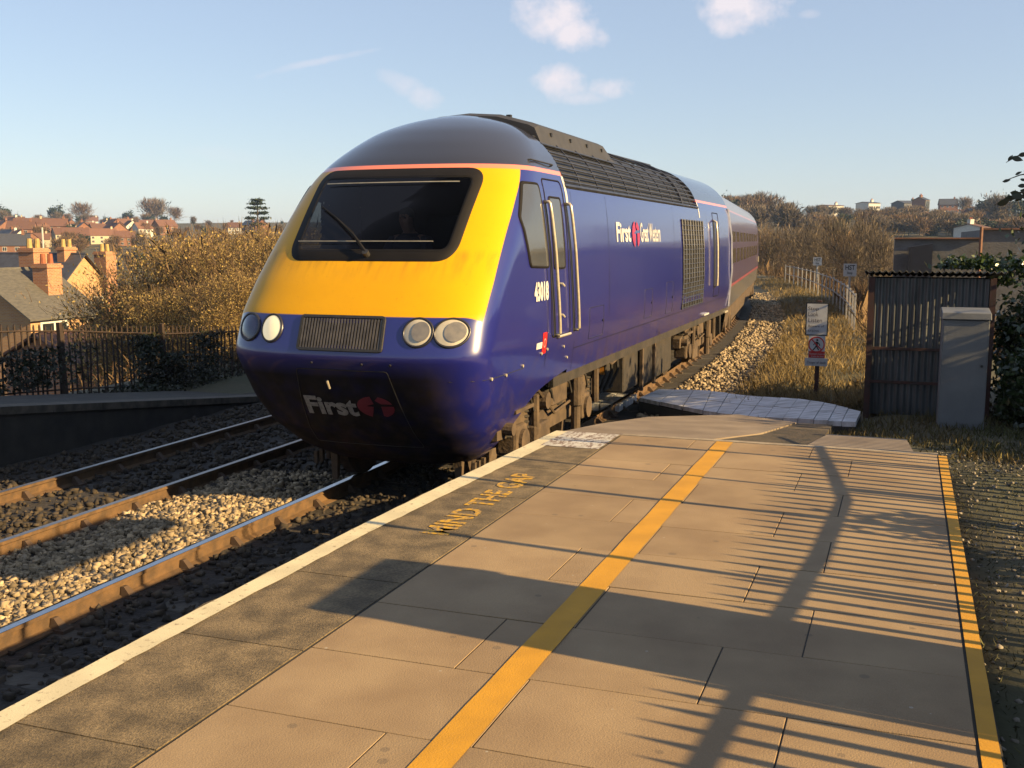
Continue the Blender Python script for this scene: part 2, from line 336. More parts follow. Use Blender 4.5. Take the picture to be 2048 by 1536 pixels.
# ramp of old concrete past the platform end
M['old_concrete'] = mat('old_concrete', (.30, .235, .17), .9, (.205, .155, .11), 2.2, 8, .25, 70, fine=.2, fscale=90)
M['ramp_dirt'] = mat('ramp_dirt', (.12, .085, .05), .95, (.06, .05, .03), 6, 6, .6, 40, fine=.5, fscale=60)
ramp = empty('platform_ramp', (-1, 10, -.7), 'sloping old concrete ramp at the far end of the platform'); tag(ramp, kind='structure')
def slab_poly(name, m, P, th=.12, parent=ramp):
    n = len(P); return MB().add(list(P) + [(x, y, z - th) for x, y, z in P], [tuple(range(n)), tuple(range(2 * n - 1, n - 1, -1))] + [(i, n + i, n + (i + 1) % n, (i + 1) % n) for i in range(n)]).build(name, m, parent, fix=True)
def rz_(y): return float(np.interp(y, [8.5, 11.5, 14], [-.015, -.30, -.52]))
def rp_(x, y): return (x, y, rz_(y))
slab_poly('ramp_slab', M['old_concrete'], [rp_(-2.62, 8.54), rp_(-1.42, 8.54), rp_(-1.05, 9.6), rp_(-.86, 11.2), rp_(-1.55, 11.9), rp_(-2.35, 10.8), rp_(-2.55, 9.6)])
slab_poly('ramp_dirt_patch', M['ramp_dirt'], [(x, y, z - .008) for x, y, z in (rp_(-1.40, 8.54), rp_(-.62, 8.54), rp_(-.50, 9.5), rp_(-.5, 11.3), rp_(-.84, 11.2), rp_(-1.03, 9.6))])
slab_poly('ramp_slab', M['old_concrete'], [rp_(-.60, 8.54), rp_(.24, 8.54), rp_(.20, 9.9), rp_(-.48, 9.95)])

# ------------------------------------------------------------------ track
M['rail_side'] = mat('rusty_rail', (.165, .09, .036), .85, (.09, .052, .024), 9, 6, .3, 60)
M['rail_top'] = mat('polished_steel', (.62, .62, .64), .16, (.5, .5, .52), 30, metal=1.)
M['rail_dull'] = mat('dull_steel', (.42, .39, .37), .35, (.3, .27, .25), 30, metal=.9)
M['sleeper'] = mat('sleeper', (.10, .085, .065), .9, (.055, .045, .035), 5, 6, .4)
M['chair_iron'] = mat('rail_chair_iron', (.10, .06, .035), .85)
RAIL = [(-.07, -.16), (.07, -.16), (.07, -.145), (.012, -.125), (.012, -.045), (.035, -.033), (.035, -.003), (-.035, -.003), (-.035, -.033), (-.012, -.045), (-.012, -.125), (-.07, -.145)]
def make_track(cx, label, lateral, y0, y1, topmat):
    t = empty('railway_track', (cx, 0, ZR - .16), label, 'railway track')
    ys_ = np.concatenate([np.arange(y0, 16, 4), np.arange(16, y1, 2.0)])
    for off in (-.75, .75):
        rg = []; tops = []
        for y in ys_:
            x = float(track_x(y)) - XC + cx + off
            rg.append([(x + a, y, ZR + b) for a, b in RAIL]); tops.append(((x - .033, y, ZR), (x + .033, y, ZR)))
        r = MB().rings(rg).build('rail', M['rail_side'], t)
        MB().rings([[(a[0] - 0, a[1], ZR - .0035), a, b, (b[0], b[1], ZR - .0035)] for a, b in tops], closed=False).build('running_surface', topmat, r)
    sl = MB().box(cx - 1.3, cx + 1.3, -.12, .12, ZR - .30, ZR - .162).build('sleeper', M['sleeper'], t); bevel(sl, .01, 1)
    ch = []
    for off in (-.75, .75):
        c = MB().box(cx + off - .16, cx + off + .16, -.055, .055, ZR - .162, ZR - .135)
        ch.append(c.build('rail_chair', M['chair_iron'], t)); ch.append(MB().hexa([(cx + off + .02, -.04, ZR - .136), (cx + off + .13, -.04, ZR - .136), (cx + off + .13, .04, ZR - .136), (cx + off + .02, .04, ZR - .136), (cx + off + .02, -.025, ZR - .06), (cx + off + .05, -.025, ZR - .06), (cx + off + .05, .025, ZR - .06), (cx + off + .02, .025, ZR - .06)]).build('chair_jaw', M['chair_iron'], t))
    first = True
    for y in np.arange(1.35, 40, .76):
        dx = float(track_x(y)) - XC
        for p in [sl] + ch:
            c = p if first else p.copy()
            if not first: COL.objects.link(c)
            c.location = (dx, y, 0) if p is sl else (dx, y, 0)
        first = False
    return t
make_track(XC, 'railway track the train stands on, with bright polished rails', 0, -6, 110, M['rail_top'])
make_track(-8.28, 'further railway track left of the train with dull rusty rails', 0, -6, 110, M['rail_dull'])

M['ballast'] = mat('ballast_bed', (.045, .035, .025), .95, (.025, .019, .015), 4, 8, 1.0, 24, fine=.5, fscale=30)
bx = np.linspace(-6.6, 2.25, 46); by = np.concatenate([np.arange(-6, 26, .35), np.arange(26, 110, 1.5)])
BX, BY = np.meshgrid(bx, by)
def bal_z(l, y):
    s = smoothstep(2.3, 1.55, l) * smoothstep(-6.6, -5.4, l)
    six = .05 * np.exp(-((l + 1.63) / .35) ** 2)
    return -1.33 + .075 * s + six + .02 * vnoise(l, y, 4.)
BV = np.stack([track_x(BY) + BX, BY, bal_z(BX, BY)], -1).reshape(-1, 3); nb = len(bx); ii = (np.arange(len(by) - 1)[:, None] * nb + np.arange(nb - 1)[None]).ravel()
tag(np_mesh('ballast_bed', BV, np.stack([ii, ii + 1, ii + nb + 1, ii + nb], 1), M['ballast'], smooth=True), kind='structure')

def stones(name, P, size, m, label, cat='ballast', sq=.75):
    """many small angular stones joined to one mesh"""
    cube = np.array([(-1, -1, -1), (1, -1, -1), (1, 1, -1), (-1, 1, -1), (-1, -1, 1), (1, -1, 1), (1, 1, 1), (-1, 1, 1)]) * .72
    fc = np.array([(0, 2, 1), (0, 3, 2), (4, 5, 6), (4, 6, 7), (0, 1, 5), (0, 5, 4), (1, 2, 6), (1, 6, 5), (2, 3, 7), (2, 7, 6), (3, 0, 4), (3, 4, 7)])
    n = len(P); s = RNG.uniform(.5, 1.3, (n, 1, 1)) * size
    v = (cube[None] + RNG.uniform(-.38, .38, (n, 8, 3))) * RNG.uniform(.6, 1.3, (n, 1, 3)) * s
    th = RNG.uniform(0, 6.283, n); c, si = np.cos(th), np.sin(th)
    x, y = v[..., 0] * c[:, None] - v[..., 1] * si[:, None], v[..., 0] * si[:, None] + v[..., 1] * c[:, None]
    tl = RNG.normal(0, .7, n); c, si = np.cos(tl), np.sin(tl); z = v[..., 2] * sq
    y, z = y * c[:, None] - z * si[:, None], y * si[:, None] + z * c[:, None]
    V = np.stack([x, y, z], -1) + np.asarray(P)[:, None, :]
    F = fc[None] + (np.arange(n) * 8)[:, None, None]
    return tag(np_mesh(name, V.reshape(-1, 3), F.reshape(-1, 3), m), label, cat, kind='stuff')
M['stone_pale'] = mat('pale_ballast', (.41, .31, .19), .9, (.22, .165, .095), 9, 3, .2, 60, island=.55)
M['stone_brown'] = mat('brown_ballast', (.075, .054, .032), .92, (.035, .025, .016), 9, 3, .2, 60, island=.45)  # brown stone colour darkened further to paint in shadow over the tracks
def scat(n, l0, l1, y0, y1, lift=.02, keep=None):
    l = RNG.uniform(l0, l1, n); y = RNG.uniform(y0, y1, n); z = bal_z(l, y) + RNG.uniform(-.01, lift, n)
    P = np.stack([track_x(y) + l, y, z], 1)
    return P if keep is None else P[keep(l, y)]
onrail = lambda l, y: (np.abs(np.abs(l) - .75) > .085) & (np.abs(np.abs(l + 3.26) - .75) > .085)
stones('pale_ballast_stones', np.concatenate([scat(8200, -2.45, -.80, 4.2, 11, .03, onrail), scat(4200, -1.9, -1.0, 4.2, 10, .045, onrail)]), .030, M['stone_pale'], 'pale angular ballast stones between the two tracks')
stones('brown_ballast_stones', np.concatenate([scat(5200, -5.4, -2.3, 4.2, 16, .03, onrail), scat(3600, -.8, 1.9, 4.2, 14, .02, onrail), scat(2500, -2.4, -.8, 10, 18, .03, onrail)]), .034, M['stone_brown'], 'brown dirty ballast around the sleepers of the further track, darkened for shadow')
l = RNG.uniform(1.25, 2.7, 9000); y = 12 + 48 * RNG.uniform(0, 1, 9000) ** 1.6
P = np.stack([track_x(y) + l, y, 0 * y], 1); P[:, 2] = np.maximum(ter(P[:, 0], P[:, 1]), bal_z(l, y)) + RNG.uniform(-.01, .03, len(P))
P = P[RNG.uniform(0, 1, len(P)) < smoothstep(2.75, 2.2, l)]
stones('shoulder_ballast_stones', P, .042, M['stone_pale'], 'ballast shoulder sloping down to the grass beside the train')

# ------------------------------------------------------------------ locomotive
UF = [(.35, 1.05), (.5, .75), (.8, .42), (1.1, .22), (1.4, .07), (1.57, .0), (1.62, 0), (1.70, .03), (1.98, .13), (2.3, .37), (2.58, .62), (3.0, .98), (3.42, 1.36), (3.6, 1.55), (3.8, 1.82), (3.97, 2.12), (4.10, 2.48), (4.18, 2.8), (4.23, 3.2)]
HW = [(.35, .86), (.5, 1.06), (.8, 1.25), (1.1, 1.35), (1.5, 1.405), (1.62, 1.42), (2.0, 1.42), (2.6, 1.405), (3.0, 1.375), (3.3, 1.335), (3.5, 1.27), (3.7, 1.17), (3.9, .99), (4.06, .75), (4.16, .48), (4.21, .24), (4.23, .0)]
NN = [(.35, 3.2), (1.66, 3.8), (2.5, 3.4), (3.4, 3.0), (3.8, 2.4), (4.23, 2.0)]
DD = [(.35, .55), (1.66, .6), (2.5, .7), (3.4, .85), (3.8, .9), (4.23, .4)]
UE = [(.35, 1.68), (.5, 1.55), (.7, 1.66), (.9, 1.87), (1.03, 2.15), (1.11, 2.6), (1.15, 3.2)]
def smooth_tab(T, k=6):
    """resample a table finely and soften its corners a little"""
    x = np.array([a for a, b in T]); y = np.array([b for a, b in T]); X = np.linspace(x[0], x[-1], 500); Y = np.interp(X, x, y)
    for _ in range(2):
        Y2 = np.convolve(np.pad(Y, k, mode='edge'), np.ones(2 * k + 1) / (2 * k + 1), 'valid'); Y2[:k] = Y[:k]; Y2[-k:] = Y[-k:]; Y = Y2
    return X, Y
_uf, _hw, _nn, _dd, _ue = smooth_tab(UF, 5), smooth_tab(HW, 7), smooth_tab(NN), smooth_tab(DD, 14), smooth_tab(UE)
ip = lambda T, w: float(np.interp(w, T[0], T[1]))
hw_ = lambda w: ip(_hw, w)
def surf_u(v, w):
    h = max(hw_(w), 1e-4); t = min(abs(v) / h, 1.); n = ip(_nn, w)
    return ip(_uf, w) + .06 * t * t + ip(_dd, w) * (1 - max(0., 1 - t ** n) ** (1 / n))
def side_v(u, w):
    h = hw_(w)
    if u >= surf_u(h, w): return h
    a, b = 0., h
    for _ in range(30):
        m = (a + b) / 2
        if surf_u(m, w) < u: a = m
        else: b = m
    return a
def fN(v, w, off=0.):                 # a point on the nose, raised by off
    u = surf_u(v, w); a, b = (surf_u(v + .02, w) - surf_u(v - .02, w)) / .04, (surf_u(v, w + .02) - surf_u(v, w - .02)) / .04
    k = off / math.sqrt(1 + a * a + b * b); return (XC + v + a * k, Y0 + u - k, ZR + w + b * k)
def fS(u, w, off=0., sgn=1):          # a point on the flank, raised by off
    v = side_v(u, w); a = (side_v(u + .03, w) - side_v(u - .03, w)) / .06; k = off / math.sqrt(1 + a * a)
    return (XC + sgn * (v + k), Y0 + u - a * k, ZR + w)
def L3(u, v, w): return (XC + v, Y0 + u, ZR + w)

def paint(name, rear=False):
    m = bpy.data.materials.new(name); m.use_nodes = True; n, l = m.node_tree.nodes, m.node_tree.links; b = n['Principled BSDF']
    t = n.new('ShaderNodeTexCoord'); sp = n.new('ShaderNodeSeparateXYZ'); l.new(t.outputs['Object'], sp.inputs[0]); v, u, w = sp.outputs
    def mt(op, a, c=None, clamp=False):
        k = n.new('ShaderNodeMath'); k.operation = op; k.use_clamp = clamp
        for i, q in enumerate((a, c)):
            if q is None: continue
            if hasattr(q, 'links'): l.new(q, k.inputs[i])
            else: k.inputs[i].default_value = q
        return k.outputs[0]
    def step(a, edge, soft=.004): k = n.new('ShaderNodeMapRange'); l.new(a, k.inputs[0]); k.inputs[1].default_value = edge - soft; k.inputs[2].default_value = edge + soft; return k.outputs[0]
    def mix(f, a, c):
        k = n.new('ShaderNodeMixRGB'); l.new(f, k.inputs[0])
        for i, q in ((1, a), (2, c)):
            if hasattr(q, 'links'): l.new(q, k.inputs[i])
            else: k.inputs[i].default_value = (*q, 1)
        return k.outputs[0]
    def noise(s, d=5, vec=None): k = n.new('ShaderNodeTexNoise'); k.inputs['Scale'].default_value = s; k.inputs['Detail'].default_value = d; l.new(vec or t.outputs['Object'], k.inputs['Vector']); return k.outputs[0]
    blue = (.010, .0125, .125) if not rear else (.05, .035, .075)
    col = blue
    n1 = noise(1.6, 6)
    col = mix(mt('MULTIPLY', n1, .5), blue, tuple(c * 1.25 for c in blue))
    if not rear:
        av = mt('ABSOLUTE', v)
        # sloping rear edge of the warning panel, and its lower edge that dips at the corners
        dw = mt('SUBTRACT', w, 1.949)
        ue = mt('ADD', mt('ADD', mt('MULTIPLY', dw, .80), mt('MULTIPLY', mt('MULTIPLY', dw, dw), .11)), .42)
        isy = mt('SUBTRACT', 1., step(mt('SUBTRACT', u, ue), 0., .006))
        dip = mt('MULTIPLY', mt('POWER', mt('MAXIMUM', mt('SUBTRACT', av, 1.18), 0.), 2.0), 1.6)
        isy = mt('MULTIPLY', isy, step(mt('ADD', w, dip), 1.985, .005))
        isy = mt('MULTIPLY', isy, mt('SUBTRACT', 1., step(w, 3.48)))
        ycol = mix(mt('MULTIPLY', noise(3, 6), .55), (.60, .305, .001), (.52, .245, .001))
        # soot under the windscreen
        mp = n.new('ShaderNodeMapping'); mp.inputs['Scale'].default_value = (7, 1, 1.3); l.new(t.outputs['Object'], mp.inputs[0])
        so = mt('MULTIPLY', mt('SUBTRACT', noise(2.2, 6, mp.outputs[0]), .42, True), 2.0, True)
        so = mt('MULTIPLY', so, mt('MULTIPLY', step(w, 2.42, .14), mt('SUBTRACT', 1., step(w, 2.60, .03))))
        ycol = mix(mt('MULTIPLY', so, .75), ycol, (.10, .055, .015))
        fly = mt('MULTIPLY', step(noise(60, 2), .70, .02), mt('MULTIPLY', noise(4, 3), .7)); ycol = mix(fly, ycol, (.12, .07, .02))
        col = mix(isy, col, ycol)
        # the lower front's shade painted near black, mottled with oily grime
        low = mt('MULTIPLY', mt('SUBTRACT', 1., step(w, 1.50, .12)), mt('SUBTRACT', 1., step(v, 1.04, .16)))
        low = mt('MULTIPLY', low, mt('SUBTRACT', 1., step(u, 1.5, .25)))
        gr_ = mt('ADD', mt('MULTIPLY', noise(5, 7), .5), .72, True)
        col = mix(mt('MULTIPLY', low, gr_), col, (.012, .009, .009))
        dirt = mt('MULTIPLY', mt('SUBTRACT', 1., step(w, 1.2, .6)), mt('MULTIPLY', mt('SUBTRACT', noise(7, 7), .45, True), 2.4, True))
        col = mix(mt('MULTIPLY', dirt, .6), col, (.07, .045, .03))
    if not rear:
        mp2 = n.new('ShaderNodeMapping'); mp2.inputs['Scale'].default_value = (1, 5, .7); l.new(t.outputs['Object'], mp2.inputs[0])
        st = mt('MULTIPLY', mt('SUBTRACT', noise(2.0, 7, mp2.outputs[0]), .36, True), 2.2, True)
        fl = mt('MULTIPLY', mt('SUBTRACT', 1., step(w, 1.55, .45)), step(u, 3.5, 1.5)); col = mix(mt('MULTIPLY', mt('MULTIPLY', st, fl), .5), col, (.085, .05, .04))
    # pinkish orange stripe at the gutter, and the dark roof above it
    stp = mt('MULTIPLY', step(w, 3.475), mt('SUBTRACT', 1., step(w, 3.525)))
    col = mix(stp, col, (.72, .19, .10) if not rear else (.26, .10, .12))
    col = mix(step(w, 3.525), col, (.022, .021, .026) if not rear else (.10, .09, .11))
    if rear:
        band = mt('MULTIPLY', step(w, 1.48), mt('SUBTRACT', 1., step(w, 1.56))); col = mix(band, col, (.28, .06, .09))
        col = mix(mt('SUBTRACT', 1., step(w, 1.48)), col, (.10, .095, .10))
    if not rear:
        ra = n.new('ShaderNodeMapRange'); ra.inputs[3].default_value = .32; ra.inputs[4].default_value = .85; l.new(low, ra.inputs[0]); l.new(ra.outputs[0], b.inputs['Roughness'])
        l.new(mt('MULTIPLY', mt('SUBTRACT', 1., mt('MAXIMUM', mt('MULTIPLY', low, .93), mt('MULTIPLY', isy, .82))), .9), b.inputs['Coat Weight']); l.new(mt('MULTIPLY', mt('SUBTRACT', 1., mt('MAXIMUM', mt('MULTIPLY', low, .8), mt('MULTIPLY', isy, .7))), .5), b.inputs['Specular IOR Level'])
    l.new(col, b.inputs['Base Color']); b.inputs['Roughness'].default_value = .32; b.inputs['Coat Weight'].default_value = .9 if not rear else .5
    rr = n.new('ShaderNodeMapRange'); rr.inputs[3].default_value = .03; rr.inputs[4].default_value = .13; l.new(noise(2.3, 6), rr.inputs[0]); l.new(rr.outputs[0], b.inputs['Coat Roughness'])
    bp = n.new('ShaderNodeBump'); bp.inputs['Strength'].default_value = .06; bp.inputs['Distance'].default_value = .03; l.new(noise(1.1, 1), bp.inputs['Height']); l.new(bp.outputs[0], b.inputs['Coat Normal'])
    return m
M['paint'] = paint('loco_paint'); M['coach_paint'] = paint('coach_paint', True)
M['black_rubber'] = mat('black_rubber', (.012, .010, .009), .7, spec=.2)
M['black_void'] = mat('black_interior', (.006, .006, .008), .8)
M['cab_in'] = mat('cab_interior', (.010, .009, .011), .85)
M['screen'] = glass('windscreen_glass', (.004, .004, .006), .05)
M['side_glass'] = mat('side_window_glass', (.06, .065, .075), .06, (.07, .075, .085), 2, spec=.8)
M['chrome'] = mat('bright_handrail', (.72, .66, .50), .3, (.6, .52, .38), 20, metal=.35)
M['steel_dark'] = mat('dark_steel', (.05, .047, .045), .5, (.03, .03, .03), 12, metal=.3)
M['slat'] = mat('grille_slat', (.17, .15, .13), .45, (.10, .09, .08), 10, metal=.4)
M['lens_pale'] = mat('headlight_lens', (.60, .55, .42), .12, (.48, .43, .34), 9, coat=.7)
M['lens_shade'] = mat('lens_shade_grey', (.24, .22, .19), .2, (.17, .16, .15), 14, coat=.7)
M['lens_lit'] = mat('lit_headlight_lens', (.8, .72, .5), .15, (.7, .62, .42), 9, coat=.6, emis=(1, .80, .45, .20))
M['lens_blue'] = mat('blanked_light', (.02, .025, .09), .2, coat=.8)
M['seam'] = mat('dark_panel_seam', (.012, .010, .03), .5)
M['rim'] = mat('light_rim', (.05, .048, .06), .35, metal=.4)
M['white_mark'] = mat('white_lettering', (.72, .70, .68), .4)
M['grey_mark'] = mat('grubby_white_lettering', (.36, .33, .29), .6, (.22, .20, .18), 25)
M['pink_mark'] = mat('crimson_emblem', (.42, .03, .10), .4)
M['red_mark'] = mat('red_mark', (.62, .02, .02), .4)
M['dusty'] = mat('brake_dust_brown', (.125, .083, .048), .9, (.06, .04, .025), 5, 7, .4, 30, fine=.25, fscale=40)
M['dusty_dark'] = mat('grimy_underframe', (.045, .035, .027), .9, (.02, .017, .014), 4, 7, .4, 25)
M['wheel'] = mat('wheel_steel', (.13, .085, .05), .7, (.06, .045, .035), 8, metal=.3)
M['roof_black'] = mat('sooty_roof', (.028, .028, .032), .55, (.018, .018, .02), 5)
M['roof_bar'] = mat('roof_grille_bar', (.075, .08, .10), .4, (.04, .042, .055), 8, metal=.5)

loco = empty('locomotive', (XC, Y0, ZR), 'blue streamlined diesel locomotive with yellow sloping nose', 'locomotive')
WS = rpoly([(-.90, 2.545), (.92, 2.545), (.93, 3.44), (-.95, 3.44)], .16, 8)          # windscreen opening on the nose
def build_body():
    wl_ = np.unique(np.concatenate([np.linspace(.35, 1.55, 26), np.linspace(1.55, 1.75, 12), np.linspace(1.75, 3.4, 56), np.linspace(3.4, 4.0, 26), 4.23 - (np.linspace(.48, 0, 20) ** 2)]))
    tt = np.unique(np.concatenate([np.linspace(0, .7, 22), 1 - (np.linspace(.55, 0, 26) ** 2.0)])); tt = tt[tt < .99999]
    ta = np.concatenate([tt, [1.0]]); side = np.linspace(0, 1, 26)[1:]
    V, idx = [], {}; cols = []
    cols = [('s', -1, s) for s in side[::-1]] + [('n', -t) for t in ta[::-1]] + [('n', t) for t in ta[1:]] + [('s', 1, s) for s in side]
    nw, ncx = len(wl_), len(cols)
    for i, w in enumerate(wl_):
        h = max(hw_(w), 1e-3); uc = surf_u(h, w); ue = max(ip(_ue, w) if w < 1.15 else 3.2, uc + .002)
        for c in cols:
            if c[0] == 'n': V.append((surf_u(c[1] * h, w), c[1] * h, w))
            else: V.append((uc + (ue - uc) * c[2], c[1] * h, w))
    F = []
    for i in range(nw - 1):
        for j in range(ncx - 1):
            a = i * ncx + j; q = (a, a + 1, a + ncx + 1, a + ncx); u_, v_, w_ = np.mean([V[k] for k in q], 0)
            if cols[j][0] == 'n' and cols[j + 1][0] == 'n' and abs(v_) < .895 and 2.61 < w_ < 3.40 and u_ < 2.0 and not (abs(v_) > .85 and (w_ < 2.66 or w_ > 3.35)): continue
            if v_ < -.5 and 1.62 < u_ < 2.15 and 2.62 < w_ < 3.15: continue
            F.append(q)
    b = MB(); b.add([L3(*p) for p in V], F)
    # flanks behind the cab, rear roof, rear end
    LE = 16.55
    for s in (-1, 1):
        lv = np.concatenate([np.linspace(1.12, 3.33, 30)]); b.rings([[L3(u, s * hw_(w), w) for w in (lv if s < 0 else lv[::-1])] for u in np.linspace(3.2, LE, 30)], closed=False)
    arc = [(s * hw_(w), w) for s, ws in ((1, np.linspace(3.33, 4.23, 26)), (-1, np.linspace(4.23, 3.33, 26)[1:])) for w in ws]
    b.rings([[L3(u, v, w) for v, w in arc[::-1]] for u in (12.35, 13.5, 15, LE)], closed=False)
    prof = [(hw_(w), w) for w in np.linspace(1.12, 3.33, 12)] + arc + [(-hw_(w), w) for w in np.linspace(3.33, 1.12, 12)]
    b.add([L3(LE, v, w) for v, w in prof], [tuple(range(len(prof)))])
    b.add([L3(3.2, v, w) for v, w in arc] + [L3(3.2, v * .93, 3.33 + (w - 3.33) * .9) for v, w in arc], [(k, k + 1, len(arc) + k + 1, len(arc) + k) for k in range(len(arc) - 1)])
    b.add([L3(12.35, v, w) for v, w in arc] + [L3(12.35, v * .93, 3.33 + (w - 3.33) * .9) for v, w in arc], [(k, k + 1, len(arc) + k + 1, len(arc) + k) for k in range(len(arc) - 1)])
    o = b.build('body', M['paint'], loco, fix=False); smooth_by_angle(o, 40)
    # dark inner roof under the grille bars
    inner = [(v * .955, 3.33 + (w - 3.33) * .93) for v, w in arc]
    rg = MB().rings([[L3(u, v, w) for v, w in inner] for u in np.linspace(3.2, 12.35, 8)], closed=False).build('roof_grille', M['roof_black'], loco, smooth=True)
    angs = [3.36, 3.42, 3.50, 3.585, 3.67, 3.76, 3.86, 3.95]
    for s in (1, -1):
        for w in angs: MB().tube([L3(3.2, s * (hw_(w) - .008), w), L3(12.35, s * (hw_(w) - .008), w)], .014 if w > 3.36 else .03, 5).build('grille_bar', M['roof_bar'], rg)
    for k, u in enumerate(np.linspace(3.95, 11.6, 10)):
        MB().tube([L3(u, v * .992, w) for v, w in arc[::2]], .011 if k != 8 else .03, 5, False).build('grille_rib', M['roof_bar'], rg)
    # raised roof fairing over the engine exhaust
    def ring(u, hv, top): return [L3(u, a * hv, b if b < 4 else b + top) for a, b in ((1., 3.88), (.92, 4.08), (.84, 4.12), (.42, 4.23), (0, 4.26), (-.42, 4.23), (-.84, 4.12), (-.92, 4.08), (-1., 3.88))]
    rf = MB().rings([ring(3.3, .98, -.02), ring(3.45, .98, .02), ring(6.5, .98, .02), ring(7.0, .98, -.12)], cap0=True, cap1=True).build('roof_fairing', mat('fairing_grey', (.045, .043, .045), .6), loco, fix=True)
    for u in (3.85, 4.7, 5.5, 6.3):
        for s in (-1, 1): MB().box(XC + s * .93 - .02, XC + s * .93 + .02, Y0 + u - .025, Y0 + u + .025, ZR + 4.0, ZR + 4.045).build('lifting_lug', M['roof_black'], rf)
    for u, v in ((3.9, -.35), (3.9, .35)): MB().box(XC + v - .03, XC + v + .03, Y0 + u, Y0 + u + .06, ZR + 4.25, ZR + 4.30).build('lifting_lug', M['roof_black'], rf)
    MB().tube([L3(7.5, .35, 4.15), L3(12.2, .35, 4.19)], .04, 6).build('roof_pipe', M['roof_black'], rf)
    return o
build_body()

# cab inside
ci = MB(); ci.box(XC - 1.25, XC + 1.25, Y0 + 2.9, Y0 + 2.95, ZR + 1.3, ZR + 3.45); ci.box(XC - 1.25, XC + 1.25, Y0 + .9, Y0 + 2.95, ZR + 1.6, ZR + 1.65)
ci.hexa([L3(.95, -1.1, 1.7), L3(.95, 1.1, 1.7), L3(1.5, 1.1, 1.7), L3(1.5, -1.1, 1.7), L3(.95, -1.1, 2.5), L3(.95, 1.1, 2.5), L3(1.5, 1.1, 2.62), L3(1.5, -1.1, 2.62)])
ci.build('cab_interior', M['cab_in'], loco)
bevel(MB().box(XC - .12, XC + .38, Y0 + 2.35, Y0 + 2.5, ZR + 1.7, ZR + 3.0).build('driver_seat', M['cab_in'], loco), .03)

def ring_patch(B, c, fmap, offs, ks):
    n = len(B); V = [fmap(c[0], c[1], offs(0))]; F = []
    for k in ks: V += [fmap(c[0] + k * (p[0] - c[0]), c[1] + k * (p[1] - c[1]), offs(k)) for p in B]
    F += [(0, 1 + (i + 1) % n, 1 + i) for i in range(n)]
    for r in range(len(ks) - 1):
        for i in range(n): F.append((1 + r * n + i, 1 + r * n + (i + 1) % n, 1 + (r + 1) * n + (i + 1) % n, 1 + (r + 1) * n + i))
    return MB().add(V, F)
def band(B, fmap, prof):
    """frame swept round outline B; prof: list of (outset, offset)"""
    c = np.mean(B, 0); n = len(B); nor = []
    for i in range(n):
        t = np.array(B[(i + 1) % n]) - np.array(B[i - 1]); m_ = np.array((t[1], -t[0])) / (np.linalg.norm(t) + 1e-9); nor.append(m_)
    return MB().rings([[fmap(B[i][0] + nor[i][0] * o, B[i][1] + nor[i][1] * o, f) for i in range(n)] for o, f in prof])
wsf = band(WS, fN, [(-.075, .0), (-.072, .014), (-.05, .010), (.032, .010), (.038, .0)]).build('windscreen_surround', M['black_rubber'], loco, smooth=True, fix=True)
ring_patch(rpoly([(-.845, 2.60), (.865, 2.60), (.875, 3.385), (-.895, 3.385)], .12, 8), (0, 3.0), fN, lambda k: .012, (.25, .5, .75, 1.)).build('windscreen', M['screen'], loco, smooth=True)
MB().tube([fN(v, 3.30, .035) for v in np.linspace(-.8, .75, 9)], .006, 5).build('demister_bar', M['chrome'], wsf)
MB().tube([fN(v, 2.685, .035) for v in np.linspace(-.85, .7, 9)], .005, 5).build('demister_bar', M['chrome'], wsf)
wp = MB().tube([fN(.03, 2.56, .05), fN(-.14, 2.70, .09), fN(-.50, 2.93, .07)], [.022, .014, .009], 6).build('wiper', M['black_rubber'], loco)
MB().tube([fN(-.72, 3.04, .045), fN(-.46, 2.91, .05), fN(-.2, 2.76, .045)], .011, 5).build('wiper_blade', M['black_rubber'], wp)
MB().tube([fN(.03, 2.56, .0), fN(.03, 2.56, .07)], .035, 10).build('wiper_pivot', M['steel_dark'], wp)
# headlights
for v, m_, ru in ((-.80, 'lens_lit', .118), (.805, 'lens_pale', .140), (-1.105, 'lens_blue', .135), (1.115, 'lens_pale', .150)):
    B = [(v + ru * math.cos(a), 1.842 + .128 * math.sin(a)) for a in np.linspace(0, 2 * math.pi, 28, endpoint=False)]
    hl = ring_patch(B, (v, 1.842), fN, lambda k: .012 + .022 * (1 - k * k), (.3, .6, .85, 1.)).build('headlight', M[m_], loco, smooth=True)
    if m_ == 'lens_pale':
        B2 = [(v + .032 + ru * .62 * math.cos(a), 1.845 + .092 * math.sin(a)) for a in np.linspace(0, 2 * math.pi, 24, endpoint=False)]
        ring_patch(B2, (v + .032, 1.845), fN, lambda k: .037, (.5, 1.)).build('lens_shade_disc', M['lens_shade'], hl, smooth=True)  # offset grey disc paints the shaded side of the lens
    band(B, fN, [(-.006, .0), (-.006, .02), (.010, .022), (.016, .0)]).build('headlight_rim', M['rim'], hl, smooth=True, fix=True)
